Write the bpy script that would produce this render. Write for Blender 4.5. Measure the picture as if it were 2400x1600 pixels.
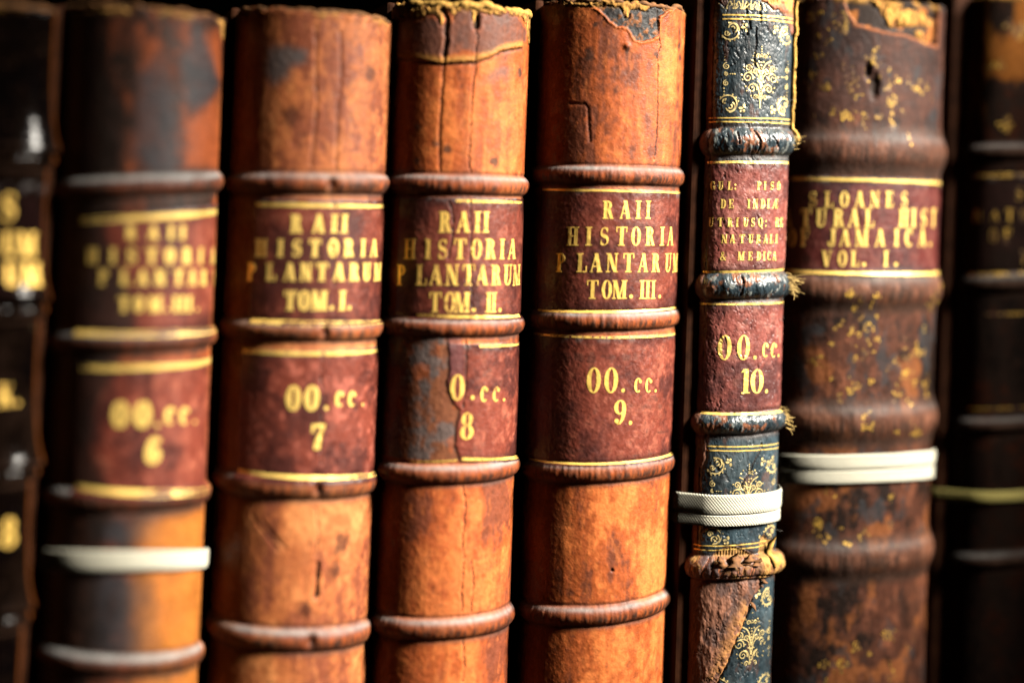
# A row of worn antique leather bound books on a dark shelf, seen close and a little from the left.
import bpy, math, random
import numpy as np
from mathutils import Matrix, Vector

for o in list(bpy.data.objects): bpy.data.objects.remove(o)
scene = bpy.context.scene
COL = scene.collection

# ---------------------------------------------------------------- camera
YAW, ROLL = math.radians(18.0), math.radians(2.0)
cam = bpy.data.cameras.new('camera')
cam.lens = 50.0; cam.sensor_width = 36.0
cam.shift_y = -0.125
cam.clip_start = 0.02; cam.clip_end = 20.0
cam.dof.use_dof = True
cam.dof.focus_distance = 0.5112
cam.dof.aperture_fstop = 1.45
cam.dof.aperture_blades = 0
cam_ob = bpy.data.objects.new('camera', cam); COL.objects.link(cam_ob)
_r = Vector((math.cos(YAW), -math.sin(YAW), 0)); _f = Vector((math.sin(YAW), math.cos(YAW), 0)); _u = Vector((0, 0, 1))
_cr = _r*math.cos(ROLL) + _u*math.sin(ROLL); _cu = -_r*math.sin(ROLL) + _u*math.cos(ROLL)
_m = Matrix((_cr, _cu, -_f)).transposed().to_4x4()
_m.translation = Vector((-0.18785, -0.46207, 0.28600))
cam_ob.matrix_world = _m
scene.camera = cam_ob

# ---------------------------------------------------------------- light
world = bpy.data.worlds.new('World'); scene.world = world; world.use_nodes = True
bg = world.node_tree.nodes['Background']
bg.inputs[0].default_value = (1.0, 0.62, 0.36, 1); bg.inputs[1].default_value = 0.003

def area(name, loc, target, size, power, color, spread=180):
    l = bpy.data.lights.new(name, 'AREA'); l.shape = 'RECTANGLE'; l.size = size[0]; l.size_y = size[1]
    l.energy = power; l.color = color; l.spread = math.radians(spread)
    o = bpy.data.objects.new(name, l); COL.objects.link(o)
    o.location = loc
    o.rotation_euler = (Vector(target) - Vector(loc)).to_track_quat('-Z', 'Y').to_euler()
    return o
area('window_light', (0.56, -0.46, 0.75), (0.030, 0.0, 0.25), (0.26, 0.24), 1.95, (1.0, 0.93, 0.82), 32)

scene.view_settings.view_transform = 'Standard'
scene.view_settings.look = 'None'
scene.view_settings.gamma = 1.0
scene.view_settings.exposure = 0.0
scene.view_settings.use_curve_mapping = False
scene.cycles.use_denoising = True
scene.cycles.max_bounces = 5
scene.cycles.diffuse_bounces = 0
scene.cycles.glossy_bounces = 3

# ---------------------------------------------------------------- measured layout of every spine: u across the spine, z up (metres)
DATA = {
 0: {'x': -0.22443, 'y': 0.004, 'lean': 0.01857, 'W': 0.06, 'b': 0.0105, 'L': 0.04377, 'bands': [(0.29822, 0.00261), (0.2508, 0.00261), (0.19953, 0.00274), (0.15367, 0.00274)], 'labels': {'title_label': (-0.02429, 0.0304, 0.25427, 0.25523, 0.28774, 0.29084)}, 'text': [('title_label', [('S', 0.01934, 0.27856, 0.2873)]), ('title_label', [('U', 0.01995, 0.2677, 0.27499), ('M', 0.02559, 0.26784, 0.27519)]), ('title_label', [('U', 0.0207, 0.25868, 0.26572), ('M', 0.02701, 0.25874, 0.26585)]), ('spine', [('K', 0.02142, 0.2212, 0.22786), ('.', 0.0252, 0.22104, 0.22773)]), ('spine', [('8', 0.02486, 0.177, 0.18613)])], 'rules': [], 'polys': {}, 'lines': {}, 'pts': {}, 'tape': [], 'ztop': 0.3462},
 1: {'x': -0.16176, 'y': 0.0065, 'lean': 0.00512, 'W': 0.052, 'b': 0.0215, 'L': 0.04753, 'bands': [(0.29063, 0.00355), (0.24071, 0.00342), (0.18985, 0.00342), (0.13764, 0.00342)], 'labels': {'title_label': (-0.02018, 0.03541, 0.24291, 0.24376, 0.27899, 0.28639), 'shelfmark_label': (-0.01797, 0.03541, 0.19149, 0.18946, 0.233, 0.235)}, 'text': [('title_label', [('R', -0.00263, 0.27343, 0.27794), ('A', 0.00414, 0.27364, 0.27818), ('I', 0.01003, 0.2738, 0.27836), ('I', 0.0141, 0.27387, 0.27846)]), ('title_label', [('H', -0.01454, 0.2652, 0.27032), ('I', -0.00786, 0.26547, 0.2706), ('S', -0.00214, 0.26566, 0.2708), ('T', 0.00409, 0.26583, 0.27099), ('O', 0.00998, 0.26593, 0.27112), ('R', 0.01611, 0.26597, 0.27121), ('I', 0.02202, 0.26593, 0.27123), ('A', 0.03045, 0.26574, 0.27115)]), ('title_label', [('P', -0.01068, 0.25857, 0.26355), ('L', -0.00388, 0.25881, 0.2638), ('A', 0.0015, 0.25894, 0.26395), ('N', 0.00702, 0.25902, 0.26406), ('T', 0.01333, 0.25904, 0.26412), ('A', 0.0186, 0.25898, 0.26411), ('R', 0.02427, 0.25885, 0.26403), ('U', 0.03539, 0.25837, 0.26367), ('M', 0.03541, 0.25845, 0.26374)]), ('title_label', [('T', -0.00389, 0.25034, 0.25533), ('O', 0.00061, 0.25043, 0.25544), ('M', 0.00574, 0.25048, 0.25551), ('.', 0.00953, 0.25047, 0.25553), ('I', 0.01254, 0.25044, 0.25552), ('I', 0.01518, 0.25039, 0.25549), ('I', 0.01795, 0.25032, 0.25545), ('.', 0.02136, 0.2502, 0.25536)]), ('shelfmark_label', [('O', -0.00366, 0.2135, 0.22182), ('O', 0.00322, 0.21344, 0.22181), ('.', 0.0081, 0.21327, 0.22169)]), ('shelfmark_label', [('c', 0.01219, 0.21424, 0.2196), ('c', 0.01764, 0.21381, 0.21923), ('.', 0.02252, 0.2133, 0.21878)]), ('shelfmark_label', [('6', 0.007, 0.20177, 0.21053)])], 'rules': [('title_label', -0.00696, 0.27986, 0.03541, 0.28357, 0.00232), ('title_label', -0.00688, 0.24332, 0.03541, 0.24382, 0.00204), ('shelfmark_label', -0.00511, 0.23241, 0.03517, 0.23353, 0.00232), ('shelfmark_label', -0.00089, 0.193, 0.03517, 0.18999, 0.00204)], 'polys': {'stain': [[(-0.00241, 0.30122), (-0.00201, 0.32556), (0.00312, 0.3329), (0.00922, 0.3215), (0.01268, 0.29359), (0.00334, 0.29245)], [(0.01108, 0.33011), (0.01601, 0.34478), (0.02649, 0.33177), (0.02899, 0.32478), (0.01748, 0.31513), (0.01308, 0.31972)], [(-0.01289, 0.18583), (0.00982, 0.18476), (0.01093, 0.17622), (0.00111, 0.17626), (-0.01249, 0.17615)], [(-0.01215, 0.16786), (-0.00124, 0.1673), (0.00998, 0.16369), (0.01208, 0.14934), (0.01096, 0.14037), (-0.01104, 0.14091)]], 'lightpatch': [[(-0.00113, 0.33744), (0.00435, 0.33649), (0.00299, 0.3015), (-0.00123, 0.30545)], [(0.01302, 0.33876), (0.0272, 0.34198), (0.03541, 0.32683), (0.0167, 0.33068)], [(0.01343, 0.31198), (0.02916, 0.32334), (0.03541, 0.2974), (0.01489, 0.29794)]], 'frayed': [[(-0.01253, 0.34933), (0.00112, 0.34911), (0.01581, 0.34901), (0.02655, 0.34913), (0.03273, 0.34123), (0.03541, 0.3416), (0.03541, 0.35483)]]}, 'lines': {}, 'pts': {}, 'tape': [(0.17433, 0.16778)], 'ztop': 0.34814},
 2: {'x': -0.10377, 'y': 0.0132, 'lean': 0.00867, 'W': 0.0555, 'b': 0.0225, 'L': 0.04972, 'bands': [(0.29387, 0.00346), (0.24399, 0.00331), (0.19125, 0.00374), (0.14013, 0.00389)], 'labels': {'title_label': (-0.02294, 0.02875, 0.24585, 0.24572, 0.28757, 0.28924), 'shelfmark_label': (-0.02567, 0.0287, 0.19318, 0.1916, 0.23718, 0.2383)}, 'text': [('title_label', [('R', -0.00772, 0.27685, 0.28306), ('A', -0.00031, 0.27715, 0.28337), ('I', 0.0051, 0.27734, 0.28359), ('I', 0.00873, 0.27746, 0.28373)]), ('title_label', [('H', -0.01942, 0.26828, 0.27428), ('I', -0.01268, 0.2686, 0.27458), ('S', -0.00722, 0.26883, 0.27482), ('T', -0.0012, 0.26905, 0.27505), ('O', 0.00509, 0.26924, 0.27527), ('R', 0.0107, 0.26937, 0.27544), ('I', 0.01667, 0.26945, 0.27557), ('A', 0.02206, 0.26947, 0.27564)]), ('title_label', [('P', -0.02289, 0.26003, 0.26611), ('L', -0.01561, 0.26043, 0.26648), ('A', -0.00926, 0.26071, 0.26677), ('N', -0.00391, 0.26091, 0.26697), ('T', 0.00151, 0.26106, 0.26715), ('A', 0.00742, 0.26118, 0.2673), ('R', 0.01328, 0.26124, 0.2674), ('U', 0.0188, 0.26122, 0.26744), ('M', 0.02524, 0.26111, 0.26741)]), ('title_label', [('T', -0.00863, 0.25087, 0.25744), ('O', -0.00408, 0.25103, 0.2576), ('M', 0.00097, 0.25114, 0.25774), ('.', 0.00536, 0.25121, 0.25783), ('I', 0.00908, 0.25122, 0.25787), ('.', 0.01185, 0.25122, 0.25789)]), ('shelfmark_label', [('O', -0.00623, 0.21741, 0.22573), ('O', -0.00012, 0.21747, 0.22583), ('.', 0.00499, 0.21742, 0.22581)]), ('shelfmark_label', [('c', 0.00961, 0.21861, 0.22379), ('c', 0.01456, 0.21837, 0.22359), ('.', 0.01957, 0.21801, 0.22328)]), ('shelfmark_label', [('7', 0.00254, 0.20431, 0.21291)])], 'rules': [('title_label', -0.01749, 0.28594, 0.02832, 0.28725, 0.00172), ('title_label', -0.01455, 0.24673, 0.02523, 0.24688, 0.00172), ('shelfmark_label', -0.01865, 0.2364, 0.02721, 0.23689, 0.00172), ('shelfmark_label', -0.0137, 0.19549, 0.03007, 0.19348, 0.00158)], 'polys': {'bluestain': [[(-0.02127, 0.33899), (-0.01346, 0.33948), (-0.00683, 0.33832), (-0.00704, 0.33465), (-0.01096, 0.33299), (-0.013, 0.32926), (-0.01742, 0.3262), (-0.02084, 0.33055)]]}, 'lines': {'crack': [[(0.00274, 0.23773), (0.0025, 0.22965), (0.00384, 0.22156), (0.00355, 0.21128), (0.0037, 0.19952)], [(0.00284, 0.18485), (0.00438, 0.17597), (0.00357, 0.16867)], [(0.00462, 0.28763), (0.00496, 0.27513), (0.00595, 0.25011)]], 'gap': [[(0.00477, 0.16565), (0.00469, 0.16051), (0.00435, 0.15466)]], 'crease': [[(-0.01448, 0.17952), (-0.01057, 0.17463), (-0.0068, 0.17108)], [(-0.01843, 0.18139), (-0.00893, 0.17031)], [(0.00432, 0.34503), (0.00537, 0.33039), (0.00453, 0.31486), (0.00488, 0.29868)], [(-0.00429, 0.34653), (-0.00272, 0.3188), (-0.00372, 0.2997)]]}, 'pts': {'spot': [(-0.01094, 0.31581, 0.004), (0.0164, 0.33217, 0.003), (0.00064, 0.15048, 0.003), (0.01096, 0.16289, 0.003), (0.01311, 0.17154, 0.004)]}, 'tape': [], 'ztop': 0.3525},
 3: {'x': -0.04912, 'y': 0.0105, 'lean': -0.00077, 'W': 0.05, 'b': 0.02, 'L': 0.04558, 'bands': [(0.29541, 0.00341), (0.24591, 0.00326), (0.19522, 0.00341), (0.14187, 0.0037)], 'labels': {'title_label': (-0.02671, 0.02537, 0.24816, 0.24824, 0.29034, 0.2914), 'shelfmark_label': (-0.00847, 0.02511, 0.19972, 0.19782, 0.24065, 0.24014)}, 'text': [('title_label', [('R', -0.00874, 0.2786, 0.28581), ('A', -0.00246, 0.2788, 0.28602), ('I', 0.00249, 0.27894, 0.28618), ('I', 0.00579, 0.27902, 0.28628)]), ('title_label', [('H', -0.0211, 0.26895, 0.27596), ('I', -0.01439, 0.26923, 0.27621), ('S', -0.00932, 0.26941, 0.27639), ('T', -0.00329, 0.26959, 0.27658), ('O', 0.00258, 0.26973, 0.27674), ('R', 0.00798, 0.26981, 0.27686), ('I', 0.01301, 0.26985, 0.27695), ('A', 0.01819, 0.26984, 0.27699)]), ('title_label', [('P', -0.0244, 0.25971, 0.26689), ('L', -0.01648, 0.26011, 0.26725), ('A', -0.01127, 0.26033, 0.26746), ('N', -0.00578, 0.2605, 0.26764), ('T', -3e-05, 0.26062, 0.26778), ('A', 0.00497, 0.26069, 0.26787), ('R', 0.01065, 0.2607, 0.26793), ('U', 0.0162, 0.26064, 0.26793), ('M', 0.02201, 0.26049, 0.26787)]), ('title_label', [('T', -0.01125, 0.25101, 0.25791), ('O', -0.00629, 0.25116, 0.25807), ('M', -0.00196, 0.25125, 0.25817), ('.', 0.00221, 0.25129, 0.25824), ('I', 0.00775, 0.25129, 0.25827), ('I', 0.00992, 0.25126, 0.25827), ('.', 0.01264, 0.25122, 0.25824)]), ('shelfmark_label', [('O', -0.00265, 0.22097, 0.22971), ('.', 0.00277, 0.22093, 0.22969)]), ('shelfmark_label', [('c', 0.00722, 0.22027, 0.22551), ('c', 0.01224, 0.22002, 0.22529), ('.', 0.01624, 0.21973, 0.22505)]), ('shelfmark_label', [('8', 0.00117, 0.20737, 0.21673)])], 'rules': [('title_label', -0.00538, 0.28968, 0.02374, 0.28997, 0.00118), ('title_label', -0.01774, 0.24981, 0.02415, 0.24962, 0.00133), ('shelfmark_label', 0.00478, 0.23965, 0.02521, 0.23935, 0.00118), ('shelfmark_label', -0.00024, 0.20062, 0.02846, 0.1987, 0.00133), ('spine', -0.01899, 0.19893, -0.00292, 0.20012, 0.00074)], 'polys': {'stain': [[(-0.03186, 0.35321), (-0.02069, 0.35048), (-0.0175, 0.35344), (-0.01221, 0.34997), (-0.00974, 0.3513), (-0.0074, 0.3559), (-0.0021, 0.35646), (-0.00081, 0.34927), (0.00028, 0.35538), (0.00571, 0.3556), (0.0124, 0.35683), (0.01533, 0.35515), (0.02265, 0.35173), (0.02372, 0.34773), (0.00972, 0.3441), (0.00488, 0.34064), (-0.00054, 0.34175), (-0.01134, 0.33923), (-0.03087, 0.33986)]], 'frayed': [[(-0.03121, 0.35952), (-0.02852, 0.35417), (-0.02076, 0.35224), (-0.01698, 0.35394), (-0.01437, 0.3537), (-0.0122, 0.34972), (-0.01153, 0.35225), (-0.01343, 0.35596), (-0.0099, 0.3558), (-0.00829, 0.35261), (-0.00741, 0.35615), (-0.00235, 0.35644), (-0.00142, 0.35174), (-0.00055, 0.34929), (-1e-05, 0.35611), (0.00572, 0.35535), (0.0124, 0.35683), (0.01385, 0.35548), (0.01954, 0.35595), (0.02316, 0.35361), (0.02665, 0.34706), (0.03007, 0.3475), (0.02985, 0.36058), (0.02552, 0.36251)]], 'bluestain': [[(0.00093, 0.33004), (0.00651, 0.33496), (0.01, 0.33753), (0.013, 0.33628), (0.01266, 0.33243), (0.00923, 0.33367), (0.00496, 0.33106)]]}, 'lines': {'tornlabel': [[(-0.00647, 0.24146), (-0.00585, 0.23658), (-0.00547, 0.22982), (-0.00647, 0.22605), (-0.00359, 0.21931), (-0.00136, 0.21706), (-0.00254, 0.21104), (-0.00271, 0.20502), (-0.0006, 0.19987)]], 'crack': [[(3e-05, 0.24155), (0.00016, 0.23363), (0.00019, 0.22609), (-0.00048, 0.21856)], [(0.00048, 0.1914), (0.00195, 0.1838), (0.00113, 0.17327), (0.0018, 0.16569), (0.00142, 0.15439), (0.00206, 0.14755)], [(0.00466, 0.1655), (0.00579, 0.15784), (0.00518, 0.14729)], [(0.00239, 0.13847), (0.00354, 0.1293), (0.00294, 0.12331)], [(-2e-05, 0.35636), (-0.00109, 0.34975), (0.00034, 0.34634), (-0.00041, 0.34176), (3e-05, 0.33676), (-0.00036, 0.33297), (-0.00079, 0.32667), (-0.00097, 0.32088), (-0.00121, 0.30907), (-0.0012, 0.30153), (-0.00033, 0.29906)], [(-0.00763, 0.28938), (-0.00608, 0.2838), (-0.00628, 0.27627), (-0.00732, 0.26947)], [(-0.0004, 0.29001), (0.00042, 0.27797), (0.00035, 0.26892), (0.00179, 0.25084)]], 'gap': [[(-0.01241, 0.35573), (-0.01029, 0.35253), (-0.01087, 0.34751), (-0.01049, 0.34376), (-0.01098, 0.33974)], [(-1e-05, 0.35611), (-0.00012, 0.35183), (-0.00031, 0.34981)]], 'crease': [[(-0.01107, 0.33873), (-0.01127, 0.33372), (-0.01164, 0.32619), (-0.01172, 0.32118), (-0.0118, 0.30865), (-0.01125, 0.2999)]], 'tear': [[(-0.03082, 0.33909), (-0.02021, 0.33789), (-0.01125, 0.33672), (-0.00015, 0.33801), (0.00574, 0.3402), (0.00979, 0.34258), (0.02028, 0.34486)]]}, 'pts': {'spot': [(0.00846, 0.30361, 0.0022), (-0.00899, 0.30737, 0.0018), (-0.0132, 0.30911, 0.0014), (-0.01971, 0.30294, 0.0015), (0.01963, 0.33578, 0.002), (-0.02018, 0.315, 0.0018)]}, 'tape': [], 'ztop': 0.3582},
 4: {'x': 0.00756, 'y': 0.004, 'lean': -0.00048, 'W': 0.055, 'b': 0.022, 'L': 0.04914, 'bands': [(0.30077, 0.00333), (0.24938, 0.00333), (0.19601, 0.00348), (0.14568, 0.00348)], 'labels': {'title_label': (-0.03545, 0.03097, 0.25109, 0.25298, 0.29563, 0.29635), 'shelfmark_label': (-0.0481, 0.02285, 0.19609, 0.19919, 0.24284, 0.24465)}, 'text': [('title_label', [('R', -0.00804, 0.28527, 0.29164), ('A', -0.00178, 0.28547, 0.29186), ('I', 0.00318, 0.28563, 0.29204), ('I', 0.00725, 0.28575, 0.29218)]), ('title_label', [('H', -0.02026, 0.27537, 0.28199), ('I', -0.01448, 0.27559, 0.28219), ('S', -0.00903, 0.27578, 0.28238), ('T', -0.0029, 0.27597, 0.28258), ('O', 0.00251, 0.27611, 0.28274), ('R', 0.00841, 0.27623, 0.2829), ('I', 0.01421, 0.27631, 0.28303), ('A', 0.01921, 0.27634, 0.28311)]), ('title_label', [('P', -0.0244, 0.26576, 0.27248), ('L', -0.01663, 0.26612, 0.27281), ('A', -0.01155, 0.26632, 0.27299), ('N', -0.00598, 0.26649, 0.27318), ('T', -1e-05, 0.26663, 0.27334), ('A', 0.0058, 0.26673, 0.27346), ('R', 0.01157, 0.26677, 0.27354), ('U', 0.01821, 0.26674, 0.27358), ('M', 0.02427, 0.26663, 0.27355)]), ('title_label', [('T', -0.01253, 0.2569, 0.26343), ('O', -0.00753, 0.25707, 0.2636), ('M', -0.00294, 0.25717, 0.26372), ('.', 0.00135, 0.25724, 0.2638), ('I', 0.00573, 0.25727, 0.26386), ('I', 0.00817, 0.25727, 0.26387), ('I', 0.01076, 0.25726, 0.26388), ('.', 0.01403, 0.25722, 0.26387)]), ('shelfmark_label', [('O', -0.011, 0.22383, 0.23266), ('O', -0.00486, 0.22397, 0.23281), ('.', -0.00041, 0.22398, 0.23285)]), ('shelfmark_label', [('c', 0.00543, 0.22397, 0.22916), ('c', 0.01011, 0.2238, 0.22903), ('.', 0.01354, 0.22363, 0.22888)]), ('shelfmark_label', [('9', -0.00123, 0.21258, 0.22144), ('.', 0.00289, 0.2125, 0.2214)])], 'rules': [('title_label', -0.0309, 0.29488, 0.02905, 0.29575, 0.00106), ('title_label', -0.031, 0.25169, 0.02592, 0.25394, 0.00106), ('shelfmark_label', -0.02659, 0.24316, 0.02667, 0.24417, 0.00098), ('shelfmark_label', -0.02935, 0.19813, 0.02646, 0.20065, 0.00091)], 'polys': {'scar': [[(-0.01629, 0.36149), (-0.01406, 0.35936), (-0.01185, 0.35754), (-0.00988, 0.35518), (-0.00738, 0.35341), (-0.00321, 0.35297), (-0.00173, 0.35131), (-0.0005, 0.34924), (0.00129, 0.34842), (0.00431, 0.34893), (0.00897, 0.35083), (0.00935, 0.35808), (0.01164, 0.35928), (0.01347, 0.36141), (0.0168, 0.3632), (0.01815, 0.36475), (-0.00215, 0.36274)]], 'frayed': [[(-0.03095, 0.36286), (-0.02735, 0.36191), (-0.01571, 0.36042), (-0.01034, 0.36068), (-0.0057, 0.36036), (-0.00389, 0.35629), (-0.00277, 0.35637), (-0.00233, 0.3599), (0.00388, 0.35985), (0.00697, 0.36218), (0.00936, 0.36175), (0.01231, 0.361), (0.01426, 0.36178), (0.01633, 0.36341), (0.02146, 0.3655)]]}, 'lines': {'crack': [[(0.00865, 0.36222), (0.0087, 0.35706), (0.00967, 0.3509), (0.01055, 0.34717), (0.00913, 0.34323), (0.00965, 0.33947), (0.00972, 0.33403), (0.01026, 0.3259), (0.01022, 0.31501), (0.00935, 0.30679)]], 'crease': [[(-0.01653, 0.32459), (-0.01603, 0.31922), (-0.01533, 0.31231)], [(-0.0228, 0.32569), (-0.01718, 0.32535)]]}, 'pts': {'spot': [(-0.01467, 0.3537, 0.0011), (-0.01646, 0.34291, 0.0026), (-0.00335, 0.34501, 0.0013), (0.00873, 0.34456, 0.0016), (0.02151, 0.3489, 0.0018), (0.02254, 0.34459, 0.0015)], 'hole': [(-0.00197, 0.16119, 0.0007)], 'bump': [(-0.00325, 0.34636, 0.0014)]}, 'tape': [], 'ztop': 0.36274},
 5: {'x': 0.05615, 'y': 0.002, 'lean': -0.00178, 'W': 0.033, 'b': 0.008, 'L': 0.02989, 'bands': [(0.31517, 0.00482), (0.26261, 0.00466), (0.21285, 0.00389), (0.16043, 0.0042)], 'labels': {'title_label': (-0.0198, 0.01762, 0.26707, 0.26928, 0.30717, 0.30836), 'shelfmark_label': (-0.02163, 0.01717, 0.21594, 0.21707, 0.25625, 0.25758)}, 'text': [('title_label', [('G', -0.01591, 0.29708, 0.30012), ('U', -0.01306, 0.29715, 0.30019), ('L', -0.00979, 0.29726, 0.30029), (':', -0.00791, 0.29732, 0.30035), ('P', 0.00123, 0.29765, 0.30069), ('I', 0.00364, 0.29773, 0.30078), ('S', 0.00695, 0.29786, 0.30091), ('O', 0.01012, 0.29797, 0.30104)]), ('title_label', [('D', -0.01194, 0.29048, 0.29383), ('E', -0.00919, 0.29057, 0.29392), ('I', -0.00265, 0.29078, 0.29414), ('N', -8e-05, 0.29087, 0.29423), ('D', 0.00296, 0.29097, 0.29433), ('I', 0.00533, 0.29104, 0.29441), ('Æ', 0.00867, 0.29114, 0.29453)]), ('title_label', [('U', -0.01618, 0.28367, 0.28698), ('T', -0.01273, 0.28379, 0.28709), ('R', -0.00934, 0.28391, 0.2872), ('I', -0.00676, 0.28399, 0.28729), ('U', -0.0036, 0.28409, 0.28739), ('S', -0.00084, 0.28417, 0.28748), ('Q', 0.00216, 0.28425, 0.28757), (':', 0.00449, 0.28432, 0.28763), ('R', 0.01014, 0.28445, 0.28778), ('E', 0.01247, 0.28449, 0.28784)]), ('title_label', [('N', -0.01121, 0.27785, 0.2811), ('A', -0.00829, 0.27795, 0.28119), ('T', -0.00479, 0.27805, 0.2813), ('U', -0.00138, 0.27815, 0.2814), ('R', 0.00172, 0.27823, 0.28148), ('A', 0.00467, 0.27829, 0.28156), ('L', 0.00744, 0.27834, 0.28162), ('I', 0.01005, 0.27838, 0.28167)]), ('title_label', [('&', -0.01143, 0.27166, 0.27486), ('M', -0.00491, 0.27187, 0.27506), ('E', -0.00145, 0.27196, 0.27515), ('D', 0.00202, 0.27203, 0.27523), ('I', 0.00441, 0.27207, 0.27528), ('C', 0.0066, 0.2721, 0.27532), ('A', 0.00911, 0.27212, 0.27535)]), ('shelfmark_label', [('O', -0.00975, 0.23578, 0.24466), ('O', -0.00284, 0.23592, 0.24482), ('.', 0.00175, 0.23592, 0.24485)]), ('shelfmark_label', [('c', 0.00628, 0.23677, 0.24215), ('c', 0.0103, 0.23666, 0.24206), ('.', 0.01315, 0.23653, 0.24196)]), ('shelfmark_label', [('1', -0.00172, 0.22376, 0.23261), ('0', 0.00297, 0.22371, 0.2326), ('.', 0.00725, 0.22359, 0.23252)])], 'rules': [('title_label', -0.0188, 0.30695, 0.01624, 0.30823, 0.00101), ('title_label', -0.01927, 0.26714, 0.01605, 0.26885, 0.00108), ('shelfmark_label', -0.02137, 0.25552, 0.01417, 0.25674, 0.00093), ('shelfmark_label', -0.01762, 0.21621, 0.01762, 0.21666, 0.00108), ('spine', -0.01447, 0.36045, 0.01003, 0.36122, 0.0007), ('spine', -0.01442, 0.35901, 0.01224, 0.35985, 0.0007), ('spine', -0.0188, 0.32307, 0.01292, 0.32413, 0.00056), ('spine', -0.01873, 0.32168, 0.01474, 0.32264, 0.00062), ('spine', -0.01477, 0.20428, 0.01576, 0.20466, 0.00056), ('spine', -0.015, 0.2028, 0.01583, 0.20304, 0.00056), ('spine', -0.01941, 0.16791, 0.00705, 0.1695, 0.00056), ('spine', -0.01931, 0.16634, 0.00639, 0.16803, 0.00056)], 'polys': {'torntop': [[(-0.00142, 0.37019), (0.00015, 0.36625), (0.00227, 0.36568), (0.00361, 0.36469), (0.005, 0.36352), (0.00782, 0.36398), (0.00837, 0.36293), (0.01029, 0.36165), (0.01095, 0.35986), (0.01366, 0.35831), (0.01523, 0.35513), (0.01761, 0.35545), (0.01762, 0.36864), (0.01762, 0.3724)], [(-0.01974, 0.37007), (-0.01577, 0.36603), (-0.01497, 0.3649), (-0.01418, 0.3636), (-0.01326, 0.36323), (-0.0128, 0.36599), (-0.01219, 0.36968)]], 'tornleft': [[(-0.03006, 0.21089), (-0.01622, 0.21259), (-0.0153, 0.20649), (-0.01507, 0.19975), (-0.01655, 0.19621), (-0.01864, 0.19647), (-0.01967, 0.18892), (-0.02807, 0.1942), (-0.03006, 0.20051)]], 'tornbottom': [[(-0.03006, 0.15887), (-0.02283, 0.16125), (-0.01265, 0.15775), (-0.00986, 0.15762), (0.00993, 0.1571), (0.00704, 0.15277), (0.00433, 0.1502), (0.00247, 0.14695), (0.00135, 0.14251), (-0.00038, 0.1381), (-0.00267, 0.1337), (-0.00482, 0.12701), (-0.00858, 0.11914), (-0.01542, 0.10506), (-0.03006, 0.10006)]], 'tornband': [[(-0.02285, 0.16181), (-0.01285, 0.16364), (-0.01015, 0.16633), (-0.00623, 0.1681), (-0.0045, 0.16865), (-0.00021, 0.16742), (0.00374, 0.16523), (0.00653, 0.16473), (0.00687, 0.17037), (0.00922, 0.17213), (0.01145, 0.16988), (0.01405, 0.16951), (0.01762, 0.16314), (0.01761, 0.1597), (0.01505, 0.15674), (0.00832, 0.15763), (-0.01154, 0.15782), (-0.01733, 0.15772)]]}, 'lines': {'tearedge': [[(0.00997, 0.15641), (0.00706, 0.1522), (0.00433, 0.1502), (0.00313, 0.1469), (0.00137, 0.14194), (-0.00038, 0.1381), (-0.00265, 0.13314), (-0.00482, 0.12701), (-0.00829, 0.11915), (-0.01015, 0.11572)]], 'tearlip': [[(-0.0134, 0.16331), (-0.01126, 0.16599), (-0.00934, 0.1672), (-0.00565, 0.1681), (-0.0045, 0.16865), (-0.00021, 0.1673), (0.00374, 0.16523), (0.00654, 0.16444)]], 'crack': [[(0.00625, 0.20527), (0.005, 0.20165), (0.0031, 0.19833), (0.0016, 0.195), (-0.0005, 0.19224), (-0.0022, 0.18804)], [(-0.00559, 0.36071), (-0.0059, 0.364), (-0.00574, 0.36512)], [(-0.00043, 0.36546), (-0.00037, 0.36104), (-0.00018, 0.35847)], [(-0.00171, 0.35615), (-0.00175, 0.35172), (-0.00182, 0.34803), (-0.00232, 0.34523), (-0.00181, 0.34213)], [(-0.00457, 0.35892), (-0.00408, 0.356), (-0.00558, 0.35482), (-0.00534, 0.35336)], [(-0.00193, 0.31898), (-4e-05, 0.31533), (-0.00018, 0.31105)], [(0.00519, 0.3172), (0.00738, 0.31356)], [(-0.0083, 0.31818), (-0.00761, 0.31394)], [(-0.00489, 0.26654), (-0.0045, 0.26335), (-0.00519, 0.25907)], [(0.00891, 0.26674), (0.00934, 0.26244), (0.00832, 0.26029)]], 'hinge': [[(0.01535, 0.36809), (0.01583, 0.36365), (0.01672, 0.36002), (0.01777, 0.35733), (0.01762, 0.35582), (0.01732, 0.35351), (0.01761, 0.3517), (0.01762, 0.34982), (0.01762, 0.34416), (0.01762, 0.34264)], [(0.01761, 0.34247), (0.01762, 0.33814), (0.01762, 0.33379), (0.01761, 0.32721), (0.01478, 0.3221), (0.01761, 0.31904), (0.01762, 0.31634)]]}, 'pts': {'fray': [(0.01762, 0.26447, 0.003), (0.01762, 0.21436, 0.003), (0.01762, 0.31688, 0.003)], 'sliver': [(0.01056, 0.16999, 0.004)]}, 'tape': [(0.18742, 0.17999), (0.17984, 0.17581)], 'ztop': 0.37002},
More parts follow.
